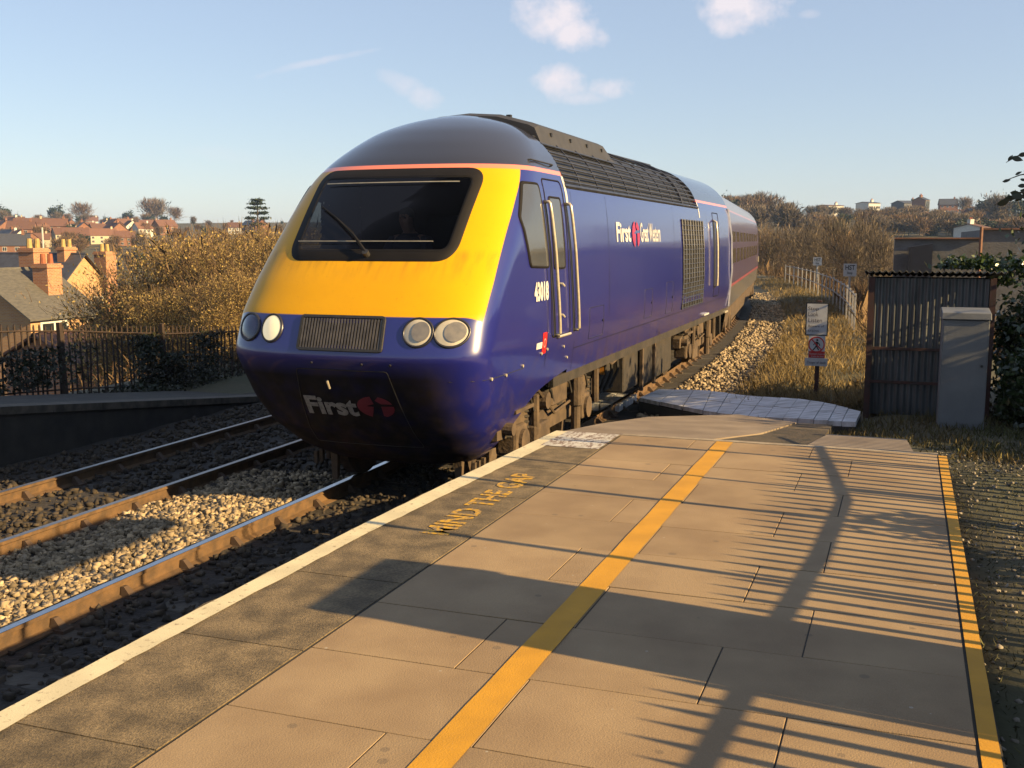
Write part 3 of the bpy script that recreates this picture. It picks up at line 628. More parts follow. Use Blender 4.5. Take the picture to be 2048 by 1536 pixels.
# nose grille
gl = ring_patch([(-.455, 1.66), (.455, 1.66), (.45, 1.972), (-.45, 1.972)], (0, 1.815), fN, lambda k: .004, (.5, 1.)).build('nose_grille', M['black_void'], loco)
for k in range(27):
    v = -.425 + .85 * k / 26.
    P0, P1 = fN(v, 1.675, .0), fN(v, 1.96, .0); d = .009
    MB().hexa([(P0[0] - d, P0[1] - .004, P0[2]), (P0[0] + d, P0[1] - .004, P0[2]), (P0[0] + d, P0[1] + .004, P0[2]), (P0[0] - d, P0[1] + .004, P0[2]),
               (P1[0] - d, P1[1] - .004, P1[2]), (P1[0] + d, P1[1] - .004, P1[2]), (P1[0] + d, P1[1] + .004, P1[2]), (P1[0] - d, P1[1] + .004, P1[2])]).build('grille_slat', M['slat'], gl)
    gl.children[-1].location = (0, -.012, 0)
band(rpoly([(-.455, 1.66), (.455, 1.66), (.45, 1.972), (-.45, 1.972)], .02, 2), fN, [(-.012, .0), (-.012, .02), (.012, .02), (.016, .0)]).build('grille_frame', M['steel_dark'], gl, fix=True)
# coupling hatch with the operator's mark
ht = band(rpoly([(-.62, .62), (.62, .62), (.50, 1.46), (-.50, 1.46)], .03, 2), fN, [(-.004, .0), (-.004, .005), (.004, .005), (.004, .0)]).build('hatch_seam', M['steel_dark'], loco, fix=True)
V, F = text_mesh('First', .265, .010); wd = max(p[0] for p in V)
MB().add([fN(-.52 + p[0] * .60 / wd, .985 + p[1], .012) for p in V], F).build('first_lettering', M['grey_mark'], ht)
def emblem(fmap, cu, cw, rx, ry, m, parent, name='emblem'):
    """disc cut by a stylised f"""
    def poly(pts):
        pts = np.array(pts); c = pts.mean(0); return ring_patch([tuple(p) for p in pts], tuple(c), fmap, lambda k: .010, (.5, 1.))
    e = MB()
    def arcp(a0, a1, n=14): return [(cu + rx * math.cos(a), cw + ry * math.sin(a)) for a in np.linspace(R(a0), R(a1), n)]
    for pts in (arcp(100, 250) + [(cu - .18 * rx, cw - .35 * ry), (cu - .1 * rx, cw + .05 * ry), (cu - .45 * rx, cw + .05 * ry), (cu - .4 * rx, cw + .25 * ry), (cu - .05 * rx, cw + .3 * ry)],
                [(cu + .05 * rx, cw + .62 * ry)] + arcp(75, 20) + [(cu + .35 * rx, cw + .32 * ry)],
                arcp(8, -62) + [(cu + .3 * rx, cw - .8 * ry), (cu + .32 * rx, cw + .1 * ry)]):
        q = poly(pts); n0 = len(e.v); e.v += q.v; e.f += [tuple(i + n0 for i in f) for f in q.f]
    return e.build(name, m, parent)
emblem(fN, .285, 1.085, .20, .115, mat('grubby_crimson_emblem', (.22, .012, .03), .6), ht)
MB().tube([fN(-.16, 1.36, .03), fN(-.15, 1.28, .035)], .012, 6).build('hatch_latch', M['chrome'], ht)
# bolts along the skirt
for u, w in ((.55, 1.37), (.95, 1.36), (1.45, 1.40), (2.05, 1.47), (2.25, 1.50), (2.9, 1.47), (3.1, 1.32)):
    p, q = fS(u, w, -.005), fS(u, w, .018); MB().tube([p, q], .017, 8).build('skirt_bolt', M['chrome'], loco)
MB().tube([fS(u, 1.37, .002) for u in np.linspace(.2, 1.5, 12)], .004, 4).build('skirt_seam', M['steel_dark'], loco)
for v in (.25, .55, -.3): MB().tube([fN(v, 1.53, 0), fN(v, 1.53, .02)], .012, 6).build('skirt_bolt', M['rim'], loco)

def side_patch(corners, r, off, m, name, parent, sgn=1, n=5):
    B = rpoly(corners, r, n); c = np.mean(B, 0)
    return ring_patch(B, tuple(c), lambda a, b_, o: fS(a, b_, o, sgn), lambda k: off, (.34, .67, 1.)).build(name, m, parent, smooth=True)
def side_band(corners, r, prof, m, name, parent, sgn=1):
    return band(rpoly(corners, r, 5), lambda a, b_, o: fS(a, b_, o, sgn), prof).build(name, m, parent, smooth=True, fix=True)
for sgn in (1, -1):
    q = [(1.45, 2.95), (1.66, 2.44), (2.28, 2.42), (2.12, 3.33), (1.75, 3.33)]
    cw = side_patch(q[::-1], .05, .016, M['side_glass'] if sgn > 0 else M['screen'], 'cab_window', loco, sgn)
    side_band(q, .05, [(-.012, .0), (-.012, .019), (.010, .019), (.016, .0)], M['black_rubber'], 'window_seal', cw, sgn)
    dq = [(2.40, 1.62), (3.12, 1.62), (3.02, 3.40), (2.32, 3.40)]
    dr = side_band(dq, .07, [(-.008, .0), (-.008, .006), (.008, .006), (.008, .0)], M['black_rubber'], 'cab_door', loco, sgn)
    q = [(2.50, 2.40), (2.92, 2.40), (2.88, 3.20), (2.46, 3.20)]
    side_patch(q, .05, .007, M['side_glass'], 'door_window', dr, sgn); side_band(q, .05, [(-.01, .0), (-.01, .012), (.012, .012), (.014, .0)], M['black_rubber'], 'window_seal', dr, sgn)
    for u0, u1 in ((2.30, 2.52), (3.10, 3.30)):
        wv = np.linspace(3.12, 1.66, 14); pts = [fS(u0 + (u1 - u0) * (3.12 - w) / 1.46, w, .065, sgn) for w in wv]
        MB().tube([fS(u0, 3.14, .0, sgn), fS(u0, 3.14, .055, sgn)] + pts + [fS(u1, 1.64, .055, sgn), fS(u1, 1.64, .0, sgn)], .019, 8).build('door_handrail', M['chrome'], loco, smooth=True)
        wv = np.linspace(3.16, 1.62, 10)
        MB().rings([[fS(u0 + (u1 - u0) * (3.16 - w) / 1.54 - .045, w, .004, sgn), fS(u0 + (u1 - u0) * (3.16 - w) / 1.54 + .045, w, .004, sgn)] for w in wv], closed=False).build('handrail_recess', M['steel_dark'], loco)
    MB().tube([fS(2.58, 1.615, .03, sgn), fS(3.05, 1.615, .03, sgn)], .016, 6).build('door_step', M['chrome'], loco)
    for w in (2.22, 1.86): MB().tube([fS(2.72, w, .0, sgn), fS(2.72, w, .03, sgn), fS(2.78, w - .03, .035, sgn)], .014, 6).build('door_handle', M['chrome'], dr)
    # gutter handle and white corner mark beside the roof grille
    MB().tube([fS(2.2, 3.60, .0, sgn), fS(2.22, 3.60, .03, sgn), fS(2.9, 3.585, .03, sgn), fS(2.95, 3.58, .0, sgn)], .010, 5).build('roof_handrail', M['steel_dark'], loco)
    side_patch([(3.14, 3.14), (3.22, 3.14), (3.22, 3.47), (3.14, 3.47)], .01, .004, M['white_mark'], 'corner_mark', loco, sgn)
    side_patch([(12.33, 3.16), (12.42, 3.16), (12.42, 3.47), (12.33, 3.47)], .01, .004, M['white_mark'], 'corner_mark', loco, sgn)
    # radiator air grille in the flank
    sg = side_patch([(10.35, 1.44), (12.62, 1.44), (12.62, 3.1), (10.35, 3.1)], .02, .004, M['black_void'], 'side_grille', loco, sgn)
    for k in range(19): MB().tube([fS(10.35, 1.46 + 1.62 * k / 18., .014, sgn), fS(12.62, 1.46 + 1.62 * k / 18., .014, sgn)], .010, 4).build('grille_bar', M['roof_bar'], sg)
    for k in range(9): MB().tube([fS(10.37 + 2.23 * k / 8., w, .018, sgn) for w in (1.44, 2.0, 2.6, 3.1)], .011, 4).build('grille_post', M['roof_bar'], sg)
    # guard's door at the back
    rd = side_band([(14.0, 1.5), (14.75, 1.5), (14.75, 3.3), (14.0, 3.3)], .05, [(-.008, .0), (-.008, .006), (.008, .006), (.008, .0)], M['black_rubber'], 'rear_door', loco, sgn)
    side_patch([(14.35, 2.35), (14.68, 2.35), (14.68, 3.05), (14.35, 3.05)], .05, .006, M['side_glass'], 'door_window', rd, sgn)
    MB().tube([fS(13.98, 3.14, .0, sgn)] + [fS(13.98, w, .08, sgn) for w in np.linspace(3.1, 1.75, 8)] + [fS(13.98, 1.7, .0, sgn)], .024, 8).build('door_handrail', M['chrome'], loco, smooth=True)
    side_patch([(13.94, 1.68), (14.25, 1.68), (14.25, 3.14), (13.94, 3.14)], .1, .003, M['steel_dark'], 'handrail_recess', loco, sgn)
    MB().tube([fS(16.5, w, .02, sgn) for w in (1.15, 2.0, 2.8, 3.45)], .035, 6).build('corner_post', mat('corner_post_grey', (.32, .33, .42), .3), loco)
    MB().box(*sorted((XC + sgn * 1.30, XC + sgn * 1.40)), Y0 + 15.9, Y0 + 16.4, ZR + 1.02, ZR + 1.06).build('rear_step', M['chrome'], loco)
    MB().box(*sorted((XC + sgn * 1.36, XC + sgn * 1.415)), Y0 + 12.9, Y0 + 13.5, ZR + 1.16, ZR + 1.19).build('jacking_mark', M['white_mark'], loco)
    MB().box(*sorted((XC + sgn * 1.28, XC + sgn * 1.345)), Y0 + 2.7, Y0 + 16.5, ZR + 1.0, ZR + 1.118).build('solebar', M['dusty_dark'], loco)

def flank_text(body, u0, u1, w0, hgt, m, name, bold=.004):
    V, F = text_mesh(body, hgt * 1.38, bold); wd = max(p[0] for p in V)
    return MB().add([fS(u0 + p[0] * (u1 - u0) / wd, w0 + p[1], .006) for p in V], F).build(name, m, loco)
flank_text('43018', 1.78, 2.27, 2.07, .195, M['white_mark'], 'running_number', .013)
flank_text('First', 5.42, 6.30, 2.705, .27, M['white_mark'], 'first_lettering', .010)
emblem(lambda a, b_, o: fS(a, b_, o), 6.62, 2.80, .25, .20, M['pink_mark'], loco)
flank_text('Great Western', 6.93, 8.40, 2.70, .29, M['white_mark'], 'great_western_lettering', .008)
side_patch([(1.86, 1.53), (2.06, 1.53), (2.06, 1.60), (1.86, 1.60)], .005, .004, M['white_mark'], 'data_plate', loco)
side_patch([(2.07, 1.46), (2.22, 1.46), (2.22, 1.70), (2.07, 1.70)], .02, .005, M['red_mark'], 'red_emblem', loco)
V, F = text_mesh('O', .15, .002); MB().add([fS(2.09 + p[0] * .75, 1.53 + p[1], .009) for p in V], F).build('emblem_ring', mat('emblem_ring_pale', (.7, .3, .25), .5), loco)

for sgn in (1, -1):
    for u in (3.36, 5.0, 9.6, 13.2): MB().rings([[fS(u - .005, w, .003, sgn), fS(u + .005, w, .003, sgn)] for w in np.linspace(1.14, 3.30, 8)], closed=False).build('panel_seam', M['seam'], loco)
    MB().rings([[fS(u, 1.40, .003, sgn), fS(u, 1.412, .003, sgn)] for u in np.linspace(3.36, 16.4, 8)], closed=False).build('panel_seam', M['seam'], loco)
    for (u0, u1, w0, w1) in ((4.0, 4.7, 1.46, 1.86), (7.2, 7.75, 1.5, 1.95), (8.9, 9.45, 1.46, 2.0)):
        hp2 = side_band([(u0, w0), (u1, w0), (u1, w1), (u0, w1)], .02, [(-.004, .0), (-.004, .004), (.004, .004), (.004, .0)], M['seam'], 'access_hatch', loco, sgn)
        MB().tube([fS(u1 - .06, (w0 + w1) / 2, 0, sgn), fS(u1 - .06, (w0 + w1) / 2, .012, sgn)], .018, 8).build('hatch_lock', M['rim'], hp2)
MB().rings([[fS(2.24, w, .004), fS(2.25, w, .004)] for w in np.linspace(1.30, 2.40, 8)], closed=False).build('panel_seam', M['seam'], loco)
# running gear
def bogie(cu, parent):
    frames = []
    for s in (-1, 1):
        b = MB(); frames.append(b)
        v0, v1 = sorted((s * 1.06, s * 1.20))
        pr = [(-1.95, .62), (-1.95, .80), (-1.6, .86), (-1.35, .98), (-.9, .98), (-.55, .72), (.55, .72), (.9, .98), (1.35, .98), (1.6, .86), (1.95, .80), (1.95, .62), (1.6, .60), (.7, .46), (-.7, .46), (-1.6, .60)]
        b.prism([(Y0 + cu + a, ZR + w) for a, w in pr], XC + v0, XC + v1, axis=0)
    bg = MB().box(XC - 1.0, XC + 1.0, Y0 + cu - .4, Y0 + cu + .4, ZR + .55, ZR + .8).build('bogie', M['dusty'], parent)
    for b in frames: b.build('bogie_frame', M['dusty'], bg, fix=True)
    for a in (-1.3, 1.3):
        for s in (-1, 1):
            wh = MB()
            prof = [(.10, .05), (.10, .45), (.44, .45), (.47, .52), (.53, .56)]
            for (r0, x0), (r1, x1) in (((.0, .69), (.50, .69)), ((.50, .69), (.51, .80)), ((.51, .80), (.44, .82)), ((.44, .82), (.40, .77)), ((.40, .77), (.16, .77)), ((.16, .77), (.14, .86)), ((.14, .86), (.0, .86))):
                n = 28; wh.rings([[L3(cu + a + r * math.cos(2 * math.pi * k / n), s * x, .51 + r * math.sin(2 * math.pi * k / n)) for k in range(n)] for r, x in ((max(r0, .001), x0), (max(r1, .001), x1))])
            wh.build('wheel', M['wheel'], bg, smooth=False, fix=True)
            bx_ = MB(); bx_.box(XC + s * 1.13 - .13, XC + s * 1.13 + .13, Y0 + cu + a - .19, Y0 + cu + a + .19, ZR + .36, ZR + .70)
            ab = bx_.build('axlebox', M['dusty'], bg); bevel(ab, .04, 2)
            MB().tube([L3(cu + a, s * 1.25, .51), L3(cu + a, s * 1.30, .51)], .14, 16).build('axlebox_cover', M['dusty'], bg)
            for d in (-.30, .30):
                pts = [L3(cu + a + d + .085 * math.cos(th), s * 1.13 + .085 * math.sin(th), .60 + .28 * th / (2 * math.pi * 4.5)) for th in np.linspace(0, 2 * math.pi * 4.5, 60)]
                MB().tube(pts, .018, 5).build('coil_spring', M['dusty_dark'], bg)
            MB().tube([L3(cu + a + .42, s * 1.27, .52), L3(cu + a + .40, s * 1.27, .98)], [.05, .05], 8).build('damper', M['dusty'], bg)
            MB().hexa([L3(cu + a * .45 - .05, s * 1.0, .2), L3(cu + a * .45 + .05, s * 1.0, .2), L3(cu + a * .45 + .05, s * 1.14, .2), L3(cu + a * .45 - .05, s * 1.14, .2), L3(cu + a * .45 - .1, s * 1.0, .62), L3(cu + a * .45 + .1, s * 1.0, .62), L3(cu + a * .45 + .1, s * 1.18, .62), L3(cu + a * .45 - .1, s * 1.18, .62)]).build('brake_hanger', M['dusty'], bg, fix=True)
    for s in (-1, 1):
        for d in (-.25, .25): MB().tube([L3(cu + d, s * 1.12, .70), L3(cu + d, s * 1.12, 1.08)], .125, 12).build('secondary_spring', M['dusty_dark'], bg)
        sb = MB().box(*sorted((XC + s * 1.18, XC + s * 1.28)), Y0 + cu - .28, Y0 + cu + .34, ZR + .74, ZR + 1.08).build('support_bracket', M['dusty'], bg); bevel(sb, .02, 1)
        MB().tube([L3(cu + .62, s * 1.31, .26), L3(cu + .62, s * 1.31, .62), L3(cu + .62, s * 1.31, .64), L3(cu + .62, s * 1.31, 1.0)], [.06, .06, .085, .085], 10).build('vertical_damper', M['dusty'], bg)
        MB().tube([L3(cu - 1.7, s * 1.24, .92), L3(cu - .8, s * 1.27, 1.02), L3(cu - .2, s * 1.28, .66), L3(cu + .5, s * 1.26, .70)], .020, 5).build('brake_pipe', M['dusty'], bg)
        for k in range(4):
            u_ = cu - 1.2 + .75 * k; MB().tube([L3(u_, s * 1.22, 1.08), L3(u_ + .1, s * 1.29, .95), L3(u_ + .25, s * 1.27, .80), L3(u_ + .33, s * 1.2, .72)], .016, 5).build('hose', M['dusty_dark'], bg)
        for k, (a, w, r_) in enumerate(((-.55, .86, .10), (.95, .80, .09), (-1.75, .72, .07))):
            MB().tube([L3(cu + a, s * 1.20, w), L3(cu + a, s * 1.32, w)], r_, 12).build('air_cylinder', M['dusty'], bg)
        MB().box(*sorted((XC + s * 1.20, XC + s * 1.30)), Y0 + cu - 1.62, Y0 + cu - 1.02, ZR + .86, ZR + .90).build('footboard', M['dusty'], bg)
        bb = MB().box(*sorted((XC + s * 1.18, XC + s * 1.30)), Y0 + cu - .95, Y0 + cu - .42, ZR + .30, ZR + .62).build('sand_box', M['dusty'], bg); bevel(bb, .02, 1)
    return bg
bogie(3.15, loco); bogie(13.3, loco)
for s in (-1, 1):
    MB().hexa([L3(1.22, s * .72, .06), L3(1.27, s * .72, .06), L3(1.27, s * .78, .06), L3(1.22, s * .78, .06), L3(1.2, s * .70, .5), L3(1.29, s * .70, .5), L3(1.29, s * .80, .5), L3(1.2, s * .80, .5)]).build('life_guard', M['dusty'], loco, fix=True)
    for k, u in enumerate((1.15, 1.27, 1.42)): MB().box(XC + s * .95 - .02, XC + s * .95 + .02, Y0 + u, Y0 + u + .05, ZR + .24, ZR + .38).build('skirt_bracket', M['dusty'], loco)
    tk = MB().box(*sorted((XC + s * .75, XC + s * 1.24)), Y0 + 7.75, Y0 + 10.35, ZR + .32, ZR + 1.0).build('fuel_tank', M['dusty_dark'], loco); bevel(tk, .06, 3)
    bt = MB().box(*sorted((XC + s * .75, XC + s * 1.22)), Y0 + 6.7, Y0 + 7.66, ZR + .38, ZR + 1.0).build('battery_box', M['dusty_dark'], loco); bevel(bt, .02, 1)
    for u in (7.7, 8.65): MB().box(*sorted((XC + s * 1.24, XC + s * 1.29)), Y0 + u, Y0 + u + .08, ZR + .28, ZR + 1.06).build('tank_strap', M['dusty'], tk)
    MB().tube([L3(6.2, s * 1.30, 1.02), L3(5.5, s * 1.33, .97), L3(5.35, s * 1.32, 1.03)], .018, 6).build('underframe_pipe', M['dusty'], loco)
    for u in (5.6, 5.95, 6.3): MB().tube([L3(u, s * 1.2, 1.03), L3(u + .03, s * 1.22, .8), L3(u, s * 1.1, .5)], .022, 6).build('underframe_hose', M['dusty_dark'], loco)
    MB().box(*sorted((XC + s * .6, XC + s * 1.1)), Y0 + 5.35, Y0 + 6.5, ZR + .5, ZR + .98).build('compressor_box', M['dusty_dark'], loco)
    MB().box(*sorted((XC + s * 1.10, XC + s * 1.17)), Y0 + 5.72, Y0 + 5.8, ZR + .78, ZR + .90).build('warning_tag', mat('orange_tag', (.7, .30, .03), .6), loco)
MB().box(XC - .9, XC + .9, Y0 + 1.5, Y0 + 16.4, ZR + .95, ZR + 1.12).build('underframe', M['dusty_dark'], loco)

# driver
def skin_person(name, joints, edges, m, label):
    me = bpy.data.meshes.new(name); me.from_pydata([j[0] for j in joints], edges, []); o = bpy.data.objects.new(name, me); COL.objects.link(o)
    o.modifiers.new('skin', 'SKIN'); 
    if not me.skin_vertices: me.attributes.new('skin', 'FLOAT', 'POINT')
    for sv_, j in zip(me.skin_vertices[0].data, joints): sv_.radius = (j[1], j[2]) if len(j) > 2 else (j[1], j[1])
    me.skin_vertices[0].data[0].use_root = True
    s = o.modifiers.new('sub', 'SUBSURF'); s.levels = 2; s.render_levels = 2; me.materials.append(m)
    return tag(o, label, 'person')

DP = gy(812, 440, Y0 + 2.05); dx_, dz_ = float(DP[0]), float(DP[2])          # the driver's face
def dj(a, b, c): return (dx_ + a, Y0 + 2.05 + b, dz_ + c)
M['uniform'] = mat('driver_clothing', (.03, .03, .05), .8); M['skin'] = mat('skin', (.36, .19, .14), .6); M['hair'] = mat('grey_hair', (.12, .10, .09), .8)
drv = skin_person('person', [(dj(0, .15, -.78), .16, .12), (dj(0, .12, -.45), .17, .12), (dj(0, .10, -.24), .15, .09), (dj(0, .06, -.13), .055), (dj(0, .0, -.04), .07, .085), (dj(0, .0, .05), .078, .095), (dj(0, .01, .11), .06, .075),
    (dj(-.20, .10, -.22), .065), (dj(-.27, -.04, -.45), .05), (dj(-.22, -.32, -.52), .038), (dj(.20, .10, -.22), .065), (dj(.27, -.04, -.45), .05), (dj(.22, -.32, -.52), .038), (dj(-.12, -.25, -.80), .09), (dj(.12, -.25, -.80), .09), (dj(0, -.095, .0), .014)],
    [(0, 1), (1, 2), (2, 3), (3, 4), (4, 5), (5, 6), (2, 7), (7, 8), (8, 9), (2, 10), (10, 11), (11, 12), (0, 13), (0, 14), (4, 15)], M['skin'], 'driver in dark clothing sitting behind the locomotive windscreen')
cl = MB(); cl.rings([[dj(rx * math.cos(a), .11 + ry * math.sin(a), z) for a in np.linspace(0, 2 * math.pi, 16, endpoint=False)] for z, rx, ry in ((-.82, .20, .17), (-.5, .21, .165), (-.3, .235, .15), (-.2, .20, .125), (-.15, .10, .09))])
for s in (-1, 1): cl.tube([dj(s * .19, .11, -.22), dj(s * .275, -.03, -.45), dj(s * .23, -.27, -.515)], [.085, .07, .052], 8)
c_ = cl.build('jacket', M['uniform'], None); c_.parent = drv
h_ = MB().rings([[dj(r_ * math.cos(a), .02 + r_ * 1.2 * math.sin(a), z) for a in np.linspace(0, 2 * math.pi, 14, endpoint=False)] for z, r_ in ((.03, .082), (.09, .084), (.13, .06), (.145, .01))]).build('hair', M['hair'], None, smooth=True); h_.parent = drv
for s in (-1, 1):
    e_ = MB().rings([[dj(s * .030 + r_ * math.cos(a), -.088 - d_, .022 + r_ * .7 * math.sin(a)) for a in np.linspace(0, 2 * math.pi, 8, endpoint=False)] for r_, d_ in ((.012, 0), (.006, .004), (.001, .005))]).build('eye', M['black_void'], None); e_.parent = drv

# ------------------------------------------------------------------ first coach
CA = math.atan2(-1.87, 22.4); CO = np.array([XC - .16, 26.05, ZR]); CL = 22.6
coach = empty('passenger_coach', CO, 'purple grey passenger coach behind the blue locomotive', 'coach'); coach.rotation_euler = (0, 0, -CA * 0)
cs, sn = math.cos(-CA), math.sin(-CA)
def K3(u, v, w): return (CO[0] + v * cs - u * sn, CO[1] + v * sn + u * cs, ZR + w)
def khw(w): return hw_(w) * .985 if w > 1.2 else hw_(1.2) * .985
prof = [(khw(w), w) for w in np.linspace(.95, 3.33, 18)] + [(s * khw(w), w) for s, ws in ((1, np.linspace(3.36, 4.2, 18)), (-1, np.linspace(4.2, 3.36, 18)[1:])) for w in ws] + [(-khw(w), w) for w in np.linspace(3.33, .95, 18)]
bb = MB(); bb.rings([[K3(u, v, w) for v, w in prof] for u in (0, .25, 8, 16, CL)], closed=False); bb.add([K3(0, v, w) for v, w in prof], [tuple(range(len(prof)))]); bb.add([K3(CL, v, w) for v, w in prof], [tuple(range(len(prof)))[::-1]])
bdy = bb.build('body', M['coach_paint'], coach, fix=True); smooth_by_angle(bdy, 40)
M['coach_glass'] = mat('coach_window_glass', (.06, .055, .05), .08, (.085, .075, .06), 1.5, spec=.7)
for s in (1, -1):
    def kp(u, w, off): return K3(u, s * (khw(w) + off), w)
    for k in range(9):
        u0 = 2.4 + k * 2.1; MB().add([kp(u0, 2.1, .008), kp(u0 + 1.5, 2.1, .008), kp(u0 + 1.5, 2.95, .008), kp(u0, 2.95, .008)], [(0, 1, 2, 3)]).build('coach_window', M['coach_glass'], coach)
    for u0 in (.45, CL - 1.25):
        dd_ = band([(u0, 1.2), (u0 + .8, 1.2), (u0 + .8, 3.3), (u0, 3.3)], lambda a, b_, o: kp(a, b_, o), [(-.008, 0), (-.008, .006), (.008, .006), (.008, 0)]).build('coach_door', M['black_rubber'], coach)
        MB().add([kp(u0 + .2, 2.3, .008), kp(u0 + .6, 2.3, .008), kp(u0 + .6, 3.05, .008), kp(u0 + .2, 3.05, .008)], [(0, 1, 2, 3)]).build('door_window', M['coach_glass'], dd_)
        MB().tube([kp(u0 + .72, 1.75, .02), kp(u0 + .72, 2.0, .03)], .018, 6).build('door_handle', M['chrome'], dd_)
    MB().tube([kp(.12, 1.0, .02), kp(.12, 3.4, .02)], .03, 6).build('end_post', mat('end_post_blue', (.10, .10, .22), .35), coach)
    MB().add([kp(1.4, .35, -.12), kp(CL - 1.4, .35, -.12), kp(CL - 1.4, .96, -.02), kp(1.4, .96, -.02)], [(0, 1, 2, 3)]).build('underframe_skirt', M['dusty'], coach)
for cu in (2.9, CL - 2.9):
    bg = MB().hexa([K3(cu - 1.7, -1.1, .3), K3(cu + 1.7, -1.1, .3), K3(cu + 1.7, 1.18, .3), K3(cu - 1.7, 1.18, .3), K3(cu - 1.9, -1.1, .85), K3(cu + 1.9, -1.1, .85), K3(cu + 1.9, 1.18, .85), K3(cu - 1.9, 1.18, .85)]).build('coach_bogie', M['dusty_dark'], coach, fix=True)
    for a in (-1.3, 1.3):
        for s in (1, -1):
            MB().tube([K3(cu + a, s * .7, .46), K3(cu + a, s * .84, .46)], .46, 20).build('wheel', M['wheel'], bg); MB().tube([K3(cu + a, s * 1.18, .46), K3(cu + a, s * 1.3, .46)], .15, 10).build('axlebox', M['dusty'], bg)
    for s in (1, -1): MB().tube([K3(cu + .5, s * 1.25, .3), K3(cu + .5, s * 1.25, 1.0)], .07, 8).build('damper', M['dusty'], bg)

# ------------------------------------------------------------------ foliage helpers
def rot_frames(n, flat=0.):
    a = RNG.normal(0, 1, (n, 3)); a[:, 2] *= (1 - flat); a /= np.linalg.norm(a, axis=1)[:, None]
    b = RNG.normal(0, 1, (n, 3)); b -= a * (a * b).sum(1)[:, None]; b /= np.linalg.norm(b, axis=1)[:, None]; return a, b
def leaf_mesh(P, size, ratio=.5):
    n = len(P); a, b = rot_frames(n); s = (size * RNG.uniform(.6, 1.4, n))[:, None]; c = np.cross(a, b)
    V = np.stack([P - a * s, P - b * s * ratio + c * s * .12, P + a * s, P + b * s * ratio + c * s * .12], 1).reshape(-1, 3)
    return V, np.arange(4 * n).reshape(n, 4)
def blade_mesh(P, D, length, width):
    """thin tapering slivers from P along D"""
    n = len(P); D = D / np.linalg.norm(D, axis=1)[:, None]; L_ = (length * RNG.uniform(.55, 1.35, n))[:, None]
    s = RNG.normal(0, 1, (n, 3)); s -= D * (s * D).sum(1)[:, None]; s /= np.linalg.norm(s, axis=1)[:, None]; w_ = (width * RNG.uniform(.6, 1.3, n))[:, None]
    mid = P + D * L_ * .55 + RNG.normal(0, .06, (n, 3)) * L_; tip = P + D * L_ + RNG.normal(0, .12, (n, 3)) * L_
    V = np.stack([P - s * w_, P + s * w_, mid + s * w_ * .7, tip, mid - s * w_ * .7], 1).reshape(-1, 3)
    k = np.arange(n)[:, None] * 5
    return V, (k + np.array([[0, 1, 2, 3, 4]]))
def clusters(n, k, rad, cen, spread):
    """n points in k lumps spread through an ellipsoid"""
    c = RNG.normal(0, 1, (k, 3)); c /= np.linalg.norm(c, axis=1)[:, None]; c *= RNG.uniform(.25, 1., (k, 1)) ** .5 * np.array(rad); w_ = RNG.uniform(.4, 1, k); w_ /= w_.sum()
    i = RNG.choice(k, n, p=w_); sc = RNG.uniform(.6, 1.2, k)[i][:, None]
    return np.array(cen) + c[i] + RNG.normal(0, 1, (n, 3)) * np.array(spread) * sc, c[i]
def jmesh(name, parts, m, parent=None, orig=None):
    off = 0; VV, FF = [], []
    for V, F in parts: VV.append(V); FF.append(F + off); off += len(V)
    return np_mesh(name, np.concatenate(VV), np.concatenate(FF), m, parent, orig=orig)
M['bark'] = mat('bark', (.10, .075, .05), .9, (.05, .04, .03), 8, 6, .5)
M['bark_pale'] = mat('pale_bark', (.28, .24, .19), .85, (.16, .13, .10), 8, 6, .4)
M['twig'] = mat('brown_twigs', (.19, .12, .062), .9, (.12, .078, .045), 1.2, island=.45, rnd=.25)
M['twig_grey'] = mat('grey_brown_twigs', (.17, .13, .092), .9, (.11, .088, .062), 1.2, island=.4, rnd=.25)
M['gold'] = mat('golden_leaves', (.54, .385, .12), .8, (.34, .235, .085), .9, island=.55, rnd=.15, trans=.3)
M['evergreen'] = mat('evergreen_leaves', (.035, .06, .018), .55, (.02, .035, .012), 1.5, island=.5, rnd=.15, trans=.15)
M['laurel'] = mat('glossy_laurel_leaves', (.05, .085, .022), .28, (.03, .05, .015), 2.5, island=.5, trans=.2, coat=.3)
M['ivy'] = mat('dark_ivy', (.022, .035, .012), .6, (.035, .028, .012), 1.5, island=.5)
def tree_root(name, h, label, cat='tree', group=None, loc=(0, 0, 0)): return empty(name, loc, label, cat, group)
def limbs(h, spread, n, trunk_r, base=.18, lean=0.):
    b = MB(); ends = []
    top = np.array((lean, 0, h * .75)); b.tube([(0, 0, -.3), (lean * .2, 0, h * .25), (lean * .6, .02, h * .5), tuple(top)], [trunk_r, trunk_r * .8, trunk_r * .5, trunk_r * .18], 6)
    for i in range(n):
        t = RNG.uniform(base, .7); a = RNG.uniform(0, 6.28); p0 = np.array((lean * t, 0, h * t)); L_ = spread * RNG.uniform(.5, 1.0) * (1.1 - t * .5)
        d = np.array((math.cos(a), math.sin(a), RNG.uniform(.35, 1.1))); p1 = p0 + d * L_ * .5; p2 = p1 + (d + (0, 0, .4)) * L_ * .45
        b.tube([p0, p1, p2], [trunk_r * .38, trunk_r * .22, trunk_r * .06], 4); ends += [p1, p2]
    ends.append(top); return b, np.array(ends)
